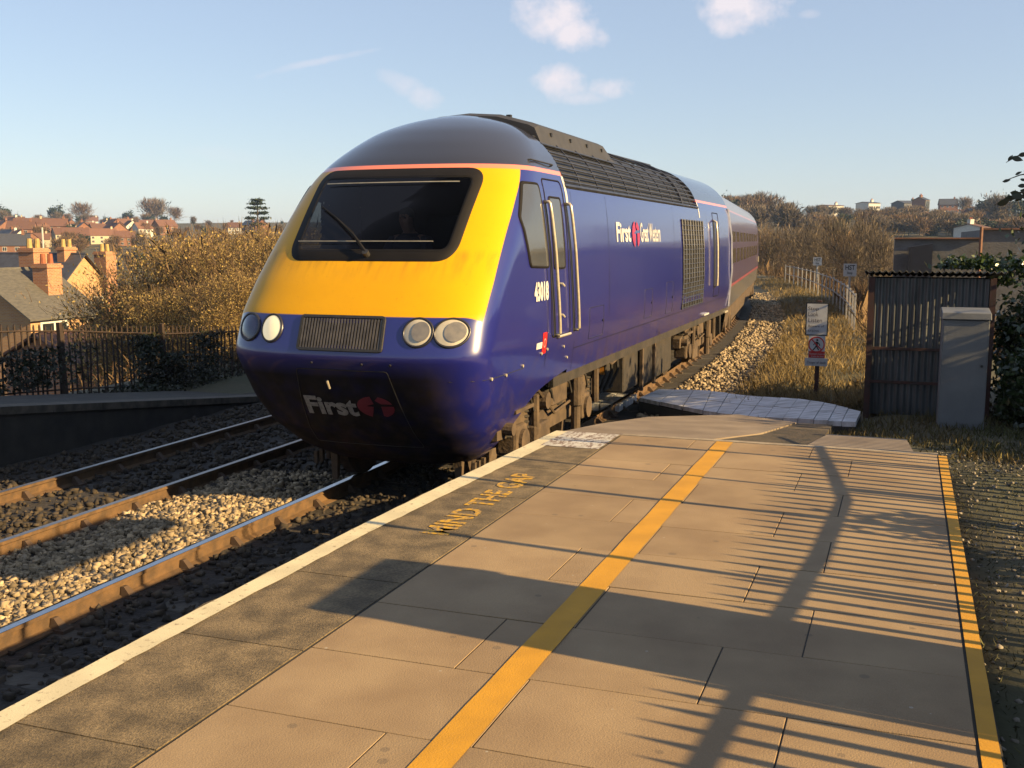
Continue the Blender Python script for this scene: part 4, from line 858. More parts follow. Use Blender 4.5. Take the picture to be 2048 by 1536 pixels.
def bare_tree(name, h, spread, ntw, mt_, bark, label, group, leaf=0, lsize=.07, tw=(.8, .016), cat='tree', base=.18):
    t = empty(name, (0, 0, 0), label, cat, group); b, ends = limbs(h, spread, 16, h * .018, base)
    b.build('trunk', bark, t)
    i = RNG.integers(0, len(ends), ntw); P = ends[i] + RNG.normal(0, 1, (ntw, 3)) * np.array((spread * .24, spread * .24, h * .10))
    P = P[P[:, 2] < h * .93]; ntw = len(P)
    c = np.array((0, 0, h * .35)); D = (P - c) / spread + np.array((0, 0, .55)) + RNG.normal(0, .55, (ntw, 3))
    jmesh('crown', [blade_mesh(P, D, tw[0], tw[1])], mt_, t)
    if leaf:
        j = RNG.integers(0, ntw, leaf); Q = P[j] + RNG.normal(0, .22, (leaf, 3)); jmesh('leaves', [leaf_mesh(Q, lsize)], M['gold'], t)
    return t
def leafy_tree(name, h, spread, n, m, label, group, lsize=.12, k=26, low=.55, bark=None, cat='tree'):
    t = empty(name, (0, 0, 0), label, cat, group); b, ends = limbs(h, spread, 8, h * .02, .15); b.build('trunk', bark or M['bark'], t)
    P, c = clusters(n, k, (spread * .75, spread * .75, h * low * .78), (0, 0, h * (1 - low)), (spread * .19, spread * .19, h * .085)); P[:, 2] = np.maximum(P[:, 2], .05)
    jmesh('crown', [leaf_mesh(P, lsize)], m, t); return t
def put(o, x, y, s=1., z=None, rz=None, dz=0.):
    o.location = (float(x), float(y), (tz(x, y) if z is None else z) + dz); o.rotation_euler = (0, 0, RNG.uniform(0, 6.28) if rz is None else rz)
    o.scale = (s, s, s) if not hasattr(s, '__len__') else s; return o
USED = set()
def spawn(proto, x, y, s=1., label=None, **k):
    o = proto if proto.name not in USED else copy_tree(proto); USED.add(proto.name)
    if label: o['label'] = label
    return put(o, x, y, s, **k)
def on_ground(px, py, far=2500.):
    d = ray(px, py); t = np.concatenate([np.arange(20, 200, 1.), np.arange(200, far, 4.)]); P = C_O + d[None] * t[:, None]; below = P[:, 2] < ter(P[:, 0], P[:, 1])
    return P[np.argmax(below)] if below.any() else P[-1]

# ------------------------------------------------------------------ foot crossing
M['frost'] = mat('frosted_crossing_boards', (.86, .86, .88), .7, (.46, .45, .44), 3.5, 7, .3, 40, stretch=(1, 3, 1))
M['board_edge'] = mat('crossing_joint', (.05, .045, .04), .9)
nearE = [gz(1278, 795, -1.0), gz(1395, 820, -.86), gz(1470, 829, -.75), gz(1560, 836, -.63), gz(1640, 841, -.54), gz(1712, 842, -.48)]
farE = [gz(1318, 778, -1.0), gz(1410, 781, -.88), gz(1500, 791, -.78), gz(1590, 797, -.66), gz(1660, 807, -.56), gz(1722, 821, -.48)]
fc = empty('foot_crossing', gz(1500, 815, -.75), 'frosty pale board walkway sloping down to the rails beside the ramp', 'walkway')
def lerp_poly(P, t): P = np.array(P); x = t * (len(P) - 1); i = min(int(x), len(P) - 2); return P[i] + (P[i + 1] - P[i]) * (x - i)
NP = 13
for k in range(NP):
    for h0, h1 in ((0, .492), (.508, 1.)):
        t0, t1 = (k + .02) / NP, (k + .98) / NP; q = []
        for t, h in ((t0, h0), (t1, h0), (t1, h1), (t0, h1)):
            a, b = lerp_poly(nearE, t), lerp_poly(farE, t); q.append(a + (b - a) * h)
        dz = .008 * math.sin(k * .9) + RNG.uniform(-.003, .003)
        MB().hexa([(p[0], p[1], p[2] - .06 + dz) for p in q] + [(p[0], p[1], p[2] + dz) for p in q]).build('crossing_panel', M['frost'], fc, fix=True)
q = [lerp_poly(nearE, t) for t in np.linspace(0, 1, 10)] + [lerp_poly(farE, t) for t in np.linspace(1, 0, 10)]
slab_poly('crossing_base', M['board_edge'], [(p[0], p[1], p[2] - .07) for p in q], .35, fc)
for k in range(4): MB().box(-5.6 + .36 * k, -5.27 + .36 * k, 17.0, 18.3, ZR - .14, ZR - .02).build('crossing_panel', M['frost'], fc)

# ------------------------------------------------------------------ tin shed, cabinet and notices at the ramp foot
M['tin'] = mat('galvanised_corrugated_sheet', (.125, .132, .135), .42, (.06, .062, .062), 4, 7, .1, metal=.35, stretch=(1, 1, .35))
M['tin_rust'] = mat('rusty_steel_frame', (.075, .026, .018), .8, (.04, .022, .016), 10)
M['tin_dark'] = mat('dark_corrugated_roof', (.035, .037, .035), .7, (.02, .02, .02), 5)
S0, S1 = gz(1727, 815, -.5), gz(1978, 832, -.5); sx0, sx1, sy = float(S0[0]), float(S1[0]), float((S0[1] + S1[1]) / 2)
stop = float(gy(1850, 552, sy)[2]); sb = -.56
shed = empty('tin_shed', ((sx0 + sx1) / 2, sy, sb), 'dark corrugated iron shed with rusty frame in the shade', 'shed')
def corr(n_, x0, x1, y, z0, z1, amp=.012, pitch=.076):
    xs_ = np.linspace(x0, x1, int((x1 - x0) / pitch * 8)); return MB().rings([[(x, y + amp * math.sin(x / pitch * 2 * math.pi), z) for x in xs_] for z in (z0, z1)], closed=False)
for i, (z0, z1) in enumerate(((sb, sb + .42), (sb + .43, sb + .84), (sb + .85, stop - .03))):
    for x0, x1 in ((sx0 + .05, (sx0 + sx1) / 2 + .01), ((sx0 + sx1) / 2 - .01, sx1 - .05)):
        o = corr(0, x0, x1, sy + (.004 if x0 > sx0 + .1 else 0), z0, z1).build('corrugated_sheet', M['tin'], shed); o.data.polygons.foreach_set('use_smooth', np.ones(len(o.data.polygons), bool))
for x in (sx0, sx1 - .07): MB().box(x, x + .07, sy - .05, sy + .03, sb - .05, stop - .02).build('frame_post', M['tin_rust'], shed)
for z in (sb + .40, sb + .82): MB().box(sx0 + .07, sx1 - .07, sy - .035, sy - .014, z, z + .035).build('frame_rail', M['tin_rust'], shed)
ys_ = np.linspace(sy - .12, sy + 1.2, 5); xs_ = np.linspace(sx0 - .06, sx1 + .10, 170)
rf = MB().rings([[(x, y, stop + .05 - .06 * (y - sy) + .014 * math.sin(x / .076 * 2 * math.pi)) for x in xs_] for y in ys_], closed=False).build('shed_roof', M['tin_dark'], shed, smooth=True); md = rf.modifiers.new('t', 'SOLIDIFY'); md.thickness = .012
for x in (sx0 + .02, sx1 - .03): MB().box(x - .006, x + .006, sy + .03, sy + 1.15, sb, stop - .04).build('side_sheet', M['tin_dark'], shed)
MB().box(sx0 + .03, sx1 - .03, sy + 1.13, sy + 1.15, sb, stop - .05).build('back_sheet', M['tin_dark'], shed)

M['cab_grey'] = mat('grey_cabinet_paint', (.17, .175, .18), .5, (.13, .135, .14), 3, 6, .1)
Cb0, Cb1 = gz(1874, 848, -.42), gz(1967, 852, -.42); cx0, cx1, cy = float(Cb0[0]), float(Cb1[0]), float(Cb0[1]); ctop = float(gy(1925, 622, cy)[2])
cab = empty('equipment_cabinet', ((cx0 + cx1) / 2, cy, -.45), 'tall grey steel equipment cabinet standing before the tin shed', 'cabinet')
bevel(MB().box(cx0, cx1, cy, cy + .34, -.48, ctop - .10).build('cabinet_body', M['cab_grey'], cab), .008)
bevel(MB().hexa([(cx0 - .015, cy - .03, ctop - .095), (cx1 + .015, cy - .03, ctop - .095), (cx1 + .015, cy + .37, ctop - .095), (cx0 - .015, cy + .37, ctop - .095), (cx0 - .01, cy - .02, ctop - .02), (cx1 + .01, cy - .02, ctop - .02), (cx1 + .01, cy + .36, ctop + .02), (cx0 - .01, cy + .36, ctop + .02)]).build('cabinet_hood', M['cab_grey'], cab), .008)
MB().box(cx0 + .018, cx1 - .018, cy - .006, cy + .003, -.40, ctop - .13).build('cabinet_door', M['cab_grey'], cab)
MB().tube([(cx1 - .06, cy - .004, .25), (cx1 - .06, cy - .03, .25)], .014, 8).build('door_lock', M['steel_dark'], cab)

M['sign_white'] = mat('white_sign_face', (.62, .63, .63), .5, (.52, .53, .53), 6)
M['sign_black'] = mat('black_sign_print', (.02, .02, .022), .5); M['sign_purple'] = mat('dark_sign_lettering', (.06, .05, .09), .5)
SP = gz(1632, 778, -.85); spx, spy = float(SP[0]), float(SP[1]); D_ = spy
def spt(px, py): p = gy(px, py, spy); return float(p[0]), float(p[2])
sgn_ = empty('warning_sign', (spx, spy, -.85), 'post with stop look listen board above a no walking notice', 'sign')
MB().box(spx - .035, spx + .035, spy + .03, spy + .10, -1.1, spt(1632, 601)[1]).build('sign_post', M['tin_rust'], sgn_)
def plate(name, x0, y0, x1, y1, m, dy, th=.012, parent=sgn_):
    a, b = spt(x0, y1), spt(x1, y0); return MB().box(a[0], b[0], spy - dy, spy - dy + th, a[1], b[1]).build(name, m, parent)
plate('board_frame', 1610, 605, 1658, 671, M['sign_black'], .0); bd = plate('notice_board', 1612.5, 608, 1655.5, 668.5, M['sign_white'], .006)
def sign_text(txt, px, py, hpx, m, parent, ctr=False, bold=0.002, wpx=None, name='sign_lettering'):
    V, F = text_mesh(txt, 1., 0.); x0, z0 = spt(px, py); hh = hpx / 2100. * D_ * 1.02 / .72; wd = max(p[0] for p in V); kx = hh if wpx is None else (wpx / 2100. * D_) / wd
    MB().add([(x0 + p[0] * kx, spy - .0125, z0 + p[1] * hh) for p in V], F).build(name, m, parent)
sign_text('Stop', 1616, 620, 7, M['sign_purple'], bd, wpx=20); sign_text('Look', 1616, 632, 8, M['sign_purple'], bd, wpx=19); sign_text('Listen', 1616, 644, 8, M['sign_purple'], bd, wpx=26)
sign_text('Beware of', 1616, 654, 5, M['sign_purple'], bd, wpx=30); sign_text('trains', 1616, 663, 5, M['sign_purple'], bd, wpx=20)
np_ = plate('no_walking_plate', 1616, 672, 1651, 716, M['sign_white'], .002)
x0, zc = spt(1633, 689); rr_ = 15.5 / 2100. * D_
def disc(r0, r1, dy, m, name): return MB().rings([[(x0 + r * math.cos(a), spy - dy, zc + r * math.sin(a)) for a in np.linspace(0, 2 * math.pi, 36, endpoint=False)] for r in (r1, r0)]).build(name, m, np_)
disc(rr_ * .84, rr_, .0035, M['red_mark'], 'red_ring')
def walker(pts, w_, name='walking_figure'):
    b = MB()
    for (xa, za), (xb, zb) in zip(pts[:-1], pts[1:]):
        d = np.array((xb - xa, zb - za)); nrm = np.array((-d[1], d[0])) / np.linalg.norm(d) * w_; P = [(xa + nrm[0], za + nrm[1]), (xb + nrm[0], zb + nrm[1]), (xb - nrm[0], zb - nrm[1]), (xa - nrm[0], za - nrm[1])]
        b.add([(x0 + a * rr_, spy - .0042, zc + c * rr_) for a, c in P], [(0, 1, 2, 3)])
    return b.build(name, M['sign_black'], np_)
walker([(.05, .35), (.0, -.1)], .16); walker([(0, -.1), (.1, -.4), (.3, -.7)], .075); walker([(0, -.1), (-.15, -.4), (-.4, -.7)], .075); walker([(.05, .3), (.32, .1), (.4, -.15)], .055); walker([(.05, .3), (-.25, .12), (-.35, -.1)], .055)
MB().add([(x0 + rr_ * (.08 + .13 * math.cos(a)), spy - .0043, zc + rr_ * (.56 + .13 * math.sin(a))) for a in np.linspace(0, 6.28, 14, endpoint=False)], [tuple(range(14))]).build('walking_figure_head', M['sign_black'], np_)
dd = rr_ * .9 * .7071; MB().add([(x0 - dd - .008, spy - .0050, zc + dd), (x0 - dd + .008, spy - .0050, zc + dd + .012), (x0 + dd + .008, spy - .0050, zc - dd), (x0 + dd - .008, spy - .0050, zc - dd - .012)], [(0, 1, 2, 3)]).build('red_bar', M['red_mark'], np_)
rp = plate('red_notice', 1617, 703, 1650, 715, M['red_mark'], .006, .006)
sign_text('Passengers must not', 1619, 708.5, 3, M['sign_white'], rp, wpx=29); sign_text('cross the line', 1622, 713.5, 3, M['sign_white'], rp, wpx=23)
lp = plate('lower_plate', 1609, 717, 1655, 731, M['sign_white'], .006); sign_text('Danger of death', 1614, 726.5, 5, M['sign_purple'], lp, wpx=35)

# HST stop boards further along
M['pole_white'] = mat('white_painted_post', (.62, .60, .56), .5, (.5, .47, .42), 8)
for px, py0, py1, wpx, Yd, foot, lab in ((1700, 528, 552, 24, 42., 650, 'nearer white square HST stop board on a slim post'), (1635, 515, 530.5, 16, 62., 610, 'farther small white HST stop board on a slim post')):
    p = gy(px, (py0 + py1) / 2, Yd); k = math.hypot(p[0], p[1]) / 2100. * .995; x, zc_ = float(p[0]), float(p[2]); hw2, hh2 = wpx / 2 * k, (py1 - py0) / 2 * k; zb = tz(x, Yd) - .2
    st = empty('stop_board', (x, Yd, zb), lab, 'sign', 'train stop boards beside the line')
    MB().tube([(x, Yd + .04, zb), (x, Yd + .04, zc_ + hh2 * .6)], .045, 8).build('sign_post', M['pole_white'], st)
    pl = MB().box(x - hw2, x + hw2, Yd - .02, Yd, zc_ - hh2, zc_ + hh2).build('sign_plate', M['sign_white'], st)
    for t_, zz, hh, ww in (('HST', zc_ + hh2 * .05, .75 * hh2, 1.5 * hw2), ('Stop', zc_ - hh2 * .62, .38 * hh2, .8 * hw2)):
        V, F = text_mesh(t_, 1., .02); wd = max(q[0] for q in V); MB().add([(x - ww / 2 + q[0] * ww / wd, Yd - .026, zz + q[1] * hh / .72) for q in V], F).build('sign_lettering', M['sign_black'], pl)

# white post and wire fence beside the line
ff = empty('white_post_fence', (float(track_x(50)) + 4.5, 50, -1.2), 'white concrete post fence with wires curving beside the line', 'fence')
pts = []
for k in range(20):
    y = 31.5 + 2.0 * k; x = float(track_x(y)) + 4.55; z = tz(x, y); pts.append((x, y, z))
    MB().box(x - .025, x + .025, y - .05, y + .05, z - .3, z + 1.15).build('fence_post', M['pole_white'], ff)
for h in (1.08, .58): MB().tube([(x, y - .06, z + h) for x, y, z in pts], .022, 5).build('fence_wire', mat('grey_fence_wire', (.25, .25, .25), .5), ff)

# ------------------------------------------------------------------ off to the right: what throws the shadows on the platform
M['picket'] = mat('dark_steel_picket', (.05, .05, .05), .6)
pf = empty('picket_fence', (1.9, 5, -.15), 'pointed picket fence to the right of the platform', 'fence')
pk0 = None
for k in range(74):
    y = .9 + .1255 * k
    if pk0 is None:
        pk0 = MB().prism([(-.019, -.2), (.019, -.2), (.019, 1.01), (0, 1.11), (-.019, 1.01)], 1.9 - .008, 1.9 + .008, axis=0).build('picket', M['picket'], pf); o = pk0
    else: o = pk0.copy(); COL.objects.link(o)
    o.location = (0, y - 5 + 5, RNG.uniform(-.02, .02)); 
for z in (.02,): MB().box(1.915, 1.94, .5, 10.3, z, z + .035).build('fence_rail', M['picket'], pf)
for y in (1.2, 4.0, 6.8, 9.6): MB().box(1.92, 1.99, y, y + .07, -.4, .9).build('fence_post', M['picket'], pf)
rc = empty('relay_cabinet', (1.6, 3.8, -.15), 'squat grey relay cabinet by the picket fence', 'cabinet')
bevel(MB().box(1.30, 1.78, 3.50, 4.24, -.25, 1.47).build('cabinet_body', M['cab_grey'], rc), .01); MB().box(1.28, 1.80, 3.48, 4.26, 1.47, 1.53).build('cabinet_roof', M['cab_grey'], rc)
sb_ = empty('shade_board', (2.15, 6.4, -.2), 'unseen board on two steel poles, added to shade the further track', 'sign')
for y, r_ in ((6.72, .016), (5.98, .026)): MB().tube([(2.15, y, -.3), (2.15, y, 2.9)], r_, 8).build('board_pole', M['steel_dark'], sb_)
bevel(MB().box(2.11, 2.13, 5.50, 7.42, 2.42, 2.80).build('shade_panel', M['cab_grey'], sb_), .004)  # board out of view, added to throw shade on the further track
pl = empty('steel_pole', (2.15, 4.70, -.2), 'lone steel pole behind the picket fence', 'pole'); MB().tube([(2.15, 4.70, -.3), (2.15, 4.70, 3.6)], .024, 8).build('shaft', M['steel_dark'], pl); MB().tube([(2.15, 4.70, 3.6), (2.15, 4.70, 3.63)], .032, 8).build('cap', M['steel_dark'], pl)
br = MB().tube([(1.97, Y_ - .117 * (1.97 + -X_), (1.97 - X_) * .4142 * 1.007) for X_, Y_ in ((-.52, 2.6), (-.49, 3.08), (-.44, 3.65), (-.38, 4.47), (-.28, 5.51), (-.21, 6.77), (-.30, 7.4), (-.46, 8.37), (-.6, 9.4))], [.018, .021, .022, .023, .023, .022, .020, .018, .012], 7).build('dead_branch', M['bark'], None, orig=(1.97, 3, .9))
tag(br, 'crooked dead branch lying along the picket fence', 'branch')
ls = empty('leafy_shrub', (2.4, 6.1, -.15), 'small leafy shrub growing through the picket fence', 'shrub')
P, _ = clusters(420, 12, (.25, .45, .35), (2.35, 6.0, .68), (.08, .10, .09)); jmesh('leaves', [leaf_mesh(P, .05)], M['laurel'], ls)
MB().tube([(2.4, 6.1, -.2), (2.38, 6.05, .4), (2.3, 5.95, 1.0)], [.02, .015, .006], 5).build('stem', M['bark'], ls)

# evergreen shrubs and hedge to the right; they shade the shed corner
laurel = leafy_tree('laurel_bush', 3.6, 1.9, 5200, M['laurel'], 'large evergreen laurel bush in the hedge right of the platform', 'evergreen bushes in the hedge right of the platform', .085, 30, .62, cat='bush')
for x, y, s in ((4.3, 12.2, (.9, .9, .80)), (5.6, 11.0, (1., 1., .90)), (4.6, 14.2, (1., 1., .86)), (6.3, 13.0, (1.1, 1.1, 1.)), (4.9, 15.9, (1., 1., 1.06)), (5.3, 16.7, (1., 1., 1.1)), (4.2, 16.9, (.85, .85, .98)), (6.9, 15.2, (1.1, 1.1, 1.05)), (2.75, 16.9, (.62, .62, .93)), (3.2, 13.2, (.7, .7, .66)), (3.3, 15.2, (.75, .75, .72)), (7.6, 17.0, (1., 1., .95))): spawn(laurel, x, y, s)
bush = empty('evergreen_bush', (1.6, 14.6, -.6), 'dark glossy evergreen bush crowding the right side of the tin shed', 'bush')
P1, _ = clusters(8000, 44, (.60, .8, .75), (1.95, 14.9, .25), (.16, .18, .16)); P2, _ = clusters(3000, 16, (.55, .25, .12), (1.25, 15.75, 1.22), (.12, .12, .07)); P3, _ = clusters(4200, 26, (.35, .9, .5), (1.62, 13.6, -.2), (.12, .15, .13))
P = np.concatenate([P1, P2, P3]); P = P[(P[:, 2] > -.6) & ~((P[:, 0] < sx1 + .04) & (P[:, 2] < stop + .06))]; P = P[~((P[:, 0] < cx1 + .03) & (P[:, 1] < cy + .4))]
jmesh('leaves', [leaf_mesh(P, .042)], M['laurel'], bush); MB().tube([(1.75, 14.6, -.8), (1.8, 14.8, .2), (1.9, 14.9, .9)], [.05, .04, .015], 6).build('stem', M['bark'], bush)
# overhanging spray of leaves at the upper right
ob = empty('overhanging_branch', gy(2075, 400, 7.5), 'dark leafy twig hanging in from the right against the sky', 'branch')
def bp(px, py, dy=0.): return tuple(gy(px, py, 7.5 + dy))
MB().tube([bp(2120, 395), bp(2080, 385), bp(2040, 385), bp(2005, 400), bp(1988, 411)], [.012, .009, .006, .004, .002], 5).build('twig', M['bark'], ob)
MB().tube([bp(2120, 360), bp(2070, 345), bp(2040, 350), bp(2005, 363)], [.010, .006, .004, .002], 5).build('twig', M['bark'], ob)
MB().tube([bp(2110, 300), bp(2060, 305), bp(2035, 312), bp(2012, 325)], [.010, .006, .004, .002], 5).build('twig', M['bark'], ob)
MB().tube([(2.55, 7.75, -.3), (2.5, 7.7, .8), (2.3, 7.6, 1.7), bp(2120, 395), ], [.03, .024, .017, .012], 6).build('sapling_stem', M['bark'], ob)
MB().tube([(2.38, 7.64, 1.35), (2.1, 7.55, 2.0), bp(2120, 360)], [.014, .012, .010], 5).build('sapling_stem', M['bark'], ob)
MB().tube([(2.45, 7.67, 1.1), (2.2, 7.6, 2.1), bp(2110, 300)], [.014, .012, .010], 5).build('sapling_stem', M['bark'], ob)
lf0 = None
for (px, py, ang, ln) in ((1994, 410, 25, 17), (2008, 398, 8, 15), (2022, 392, -5, 16), (2030, 402, 40, 14), (2040, 380, -20, 18), (2044, 396, 15, 16), (2020, 385, -10, 14), (2035, 372, 0, 12), (2005, 364, 15, 10), (2030, 350, 25, 9), (2022, 315, -15, 15), (2036, 311, 10, 12), (2016, 322, 55, 9), (2046, 405, 30, 16), (2040, 358, -20, 8), (2048, 345, 50, 10), (2043, 433, 10, 14), (2050, 420, -20, 15)):
    if lf0 is None:
        t_ = np.linspace(0, 1, 7); wv = .24 * np.sin(np.pi * t_ ** .8); V = [(a, b, .06 * math.sin(3 * a)) for a, b in zip(t_, wv)] + [(a, -b, .06 * math.sin(3 * a)) for a, b in zip(t_, wv)]
        lf0 = MB().add([np.array(v) + origin(ob) for v in V], [(k, 7 + k, 8 + k, k + 1) for k in range(6)]).build('leaf', M['ivy'], ob); o = lf0
    else: o = lf0.copy(); COL.objects.link(o)
    q = np.array(bp(px, py, RNG.uniform(-.1, .1))) - origin(ob); o.location = tuple(q); k = ln / 2100. * 7.7 * 1.4; o.scale = (k, k, k); o.rotation_euler = (R(90 + RNG.uniform(-35, 35)), R(-ang), R(RNG.uniform(-20, 20)))

# ------------------------------------------------------------------ opposite platform, fence and weeds
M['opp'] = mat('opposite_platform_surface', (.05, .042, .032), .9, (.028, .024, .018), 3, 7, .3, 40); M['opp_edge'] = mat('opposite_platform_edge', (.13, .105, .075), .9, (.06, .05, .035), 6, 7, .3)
op = empty('opposite_platform', (-11.6, 6, -.7), 'far platform with a long ramp falling away'); tag(op, kind='structure')
def opz(y): return float(np.interp(y, [-8, 6, 16.6], [0, 0, -1.24]))
yy = [-8, -2, 2, 4, 6, 8, 10, 12, 14, 16.6]
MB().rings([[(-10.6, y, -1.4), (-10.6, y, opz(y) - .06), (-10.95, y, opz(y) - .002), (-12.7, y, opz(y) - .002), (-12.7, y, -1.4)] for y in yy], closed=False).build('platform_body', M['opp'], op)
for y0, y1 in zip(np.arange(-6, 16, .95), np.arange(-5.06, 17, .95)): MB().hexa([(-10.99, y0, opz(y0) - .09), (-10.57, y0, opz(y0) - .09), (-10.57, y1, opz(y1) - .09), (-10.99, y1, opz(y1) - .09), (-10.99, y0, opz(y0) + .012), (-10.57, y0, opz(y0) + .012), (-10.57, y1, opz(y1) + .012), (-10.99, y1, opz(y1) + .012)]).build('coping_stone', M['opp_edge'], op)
lf = empty('railing_fence', (-13.5, 16, -1.3), 'rusty upright railing fence behind the far platform', 'fence')
M['rust_rail'] = mat('rusty_railing', (.05, .028, .016), .8, (.03, .018, .012), 9)
def ftop(y): return float(np.interp(y, [5, 13.1, 20.2, 30], [.9, .27, -.30, -1.0]))
def fbase(y): return min(ftop(y) - 1.32, tz(-13.5, y) + .05)
rk0 = None
for k in range(128):
    y = 9.5 + .135 * k; t = ftop(y)
    if rk0 is None: rk0 = MB().prism([(16 - .014, -2.75), (16 + .014, -2.75), (16 + .014, -1.34), (16, -1.3), (16 - .014, -1.34)], -13.51, -13.49, axis=0).build('railing_bar', M['rust_rail'], lf); o = rk0
    else: o = rk0.copy(); COL.objects.link(o)
    o.location = (RNG.normal(0, .01), y - 16, t + 1.3 + RNG.uniform(-.015, .015)); o.rotation_euler = (RNG.normal(0, .02), RNG.normal(0, .02), 0)
yy = np.arange(9.5, 27, 1.3)
for dz_r, r_ in ((-.13, .014), (-1.15, .014)): MB().tube([(-13.46, y, ftop(y) + dz_r + .03 * math.sin(y)) for y in yy], r_, 5).build('fence_rail', M['rust_rail'], lf)
for y in (11.6, 14.4, 17.1, 19.9, 22.6, 25.4): MB().hexa([(-13.47, y, ftop(y) - 1.9), (-13.40, y, ftop(y) - 1.9), (-13.40, y + .07, ftop(y) - 1.9), (-13.47, y + .07, ftop(y) - 1.9), (-13.44, y - .12, ftop(y) + .05), (-13.37, y - .12, ftop(y) + .05), (-13.37, y - .05, ftop(y) + .05), (-13.44, y - .05, ftop(y) + .05)]).build('fence_post', M['rust_rail'], lf)
n = 9000; y = RNG.uniform(8, 30, n); x = RNG.uniform(-13.6, -12.75, n) - .15 * np.maximum(0, y - 16); h = (.18 + .42 * np.abs(vnoise(x * 0 + 3, y, 1.7))) * RNG.uniform(0, 1, n); base = np.array([fbase(a) for a in y])
P = np.stack([x, y, np.maximum(base, -1.5) + h], 1)
iv = []
for px, top, bot, w_ in ((300, 668, 770, 20), (418, 662, 775, 24), (345, 705, 770, 26), (60, 700, 780, 50)):
    g = gx(px, 720, -13.42); zt, zb = float(gx(px, top, -13.42)[2]), float(gx(px, bot, -13.42)[2]); m_ = 1100; wy = w_ / 2100. * 20 * 1.2
    iv.append(np.stack([-13.42 + RNG.normal(0, .06, m_), g[1] + RNG.normal(0, wy, m_), RNG.uniform(zb, zt, m_)], 1))
tag(jmesh('fence_weeds', [leaf_mesh(np.concatenate([P] + iv), .045)], M['ivy']), 'dark weeds and ivy along the foot of the railing fence', 'weeds', kind='stuff')

# ------------------------------------------------------------------ left: houses below the line
M['brick_l'] = None
def brick_mat(name, c1, c2, mortar, scale=1.0):
    m = mat(name, c1, .9); n, l = m.node_tree.nodes, m.node_tree.links; b = n['Principled BSDF']; t = n.new('ShaderNodeTexCoord'); mp = n.new('ShaderNodeMapping'); mp.inputs['Rotation'].default_value = (R(90), 0, 0)
    sp = n.new('ShaderNodeSeparateXYZ'); l.new(t.outputs['Object'], sp.inputs[0]); ad = n.new('ShaderNodeMath'); ad.operation = 'ADD'; l.new(sp.outputs[0], ad.inputs[0]); l.new(sp.outputs[1], ad.inputs[1]); cb = n.new('ShaderNodeCombineXYZ'); l.new(ad.outputs[0], cb.inputs[0]); l.new(sp.outputs[2], cb.inputs[1])
    br_ = n.new('ShaderNodeTexBrick'); br_.inputs['Color1'].default_value = (*c1, 1); br_.inputs['Color2'].default_value = (*c2, 1); br_.inputs['Mortar'].default_value = (*mortar, 1); br_.inputs['Scale'].default_value = scale; br_.inputs['Brick Width'].default_value = .23; br_.inputs['Row Height'].default_value = .075; br_.inputs['Mortar Size'].default_value = .008
    l.new(cb.outputs[0], br_.inputs['Vector']); l.new(br_.outputs['Color'], b.inputs['Base Color']); return m
M['brick'] = brick_mat('red_brick', (.36, .155, .065), (.27, .105, .05), (.30, .24, .18)); M['brick_b'] = brick_mat('buff_brick', (.42, .235, .09), (.34, .17, .07), (.34, .28, .2))
M['slate'] = mat('slate_roof', (.135, .125, .105), .75, (.085, .08, .07), 3.5, 7, .4, 30, stretch=(1, 1, 6), fine=.2, fscale=25); M['slate_b'] = mat('blue_slate_roof', (.07, .075, .095), .6, (.05, .05, .06), 3, 6, .3, 25)
M['render_white'] = mat('white_render', (.72, .70, .64), .8, (.62, .60, .54), 3); M['render_cream'] = mat('cream_render', (.62, .52, .36), .8, (.5, .42, .3), 3); M['tile_red'] = mat('red_tiles', (.20, .095, .06), .8, (.13, .065, .045), 4, rnd=.2); M['brick_far'] = mat('far_brick', (.31, .15, .09), .9, (.23, .11, .07), 2, rnd=.2)
M['win_dark'] = mat('window_pane', (.03, .035, .04), .1, spec=.7); M['win_frame'] = mat('white_window_frame', (.75, .74, .70), .5); M['pot'] = mat('yellow_clay_pot', (.52, .36, .13), .8); M['pot_red'] = mat('red_clay_pot', (.40, .12, .05), .8)
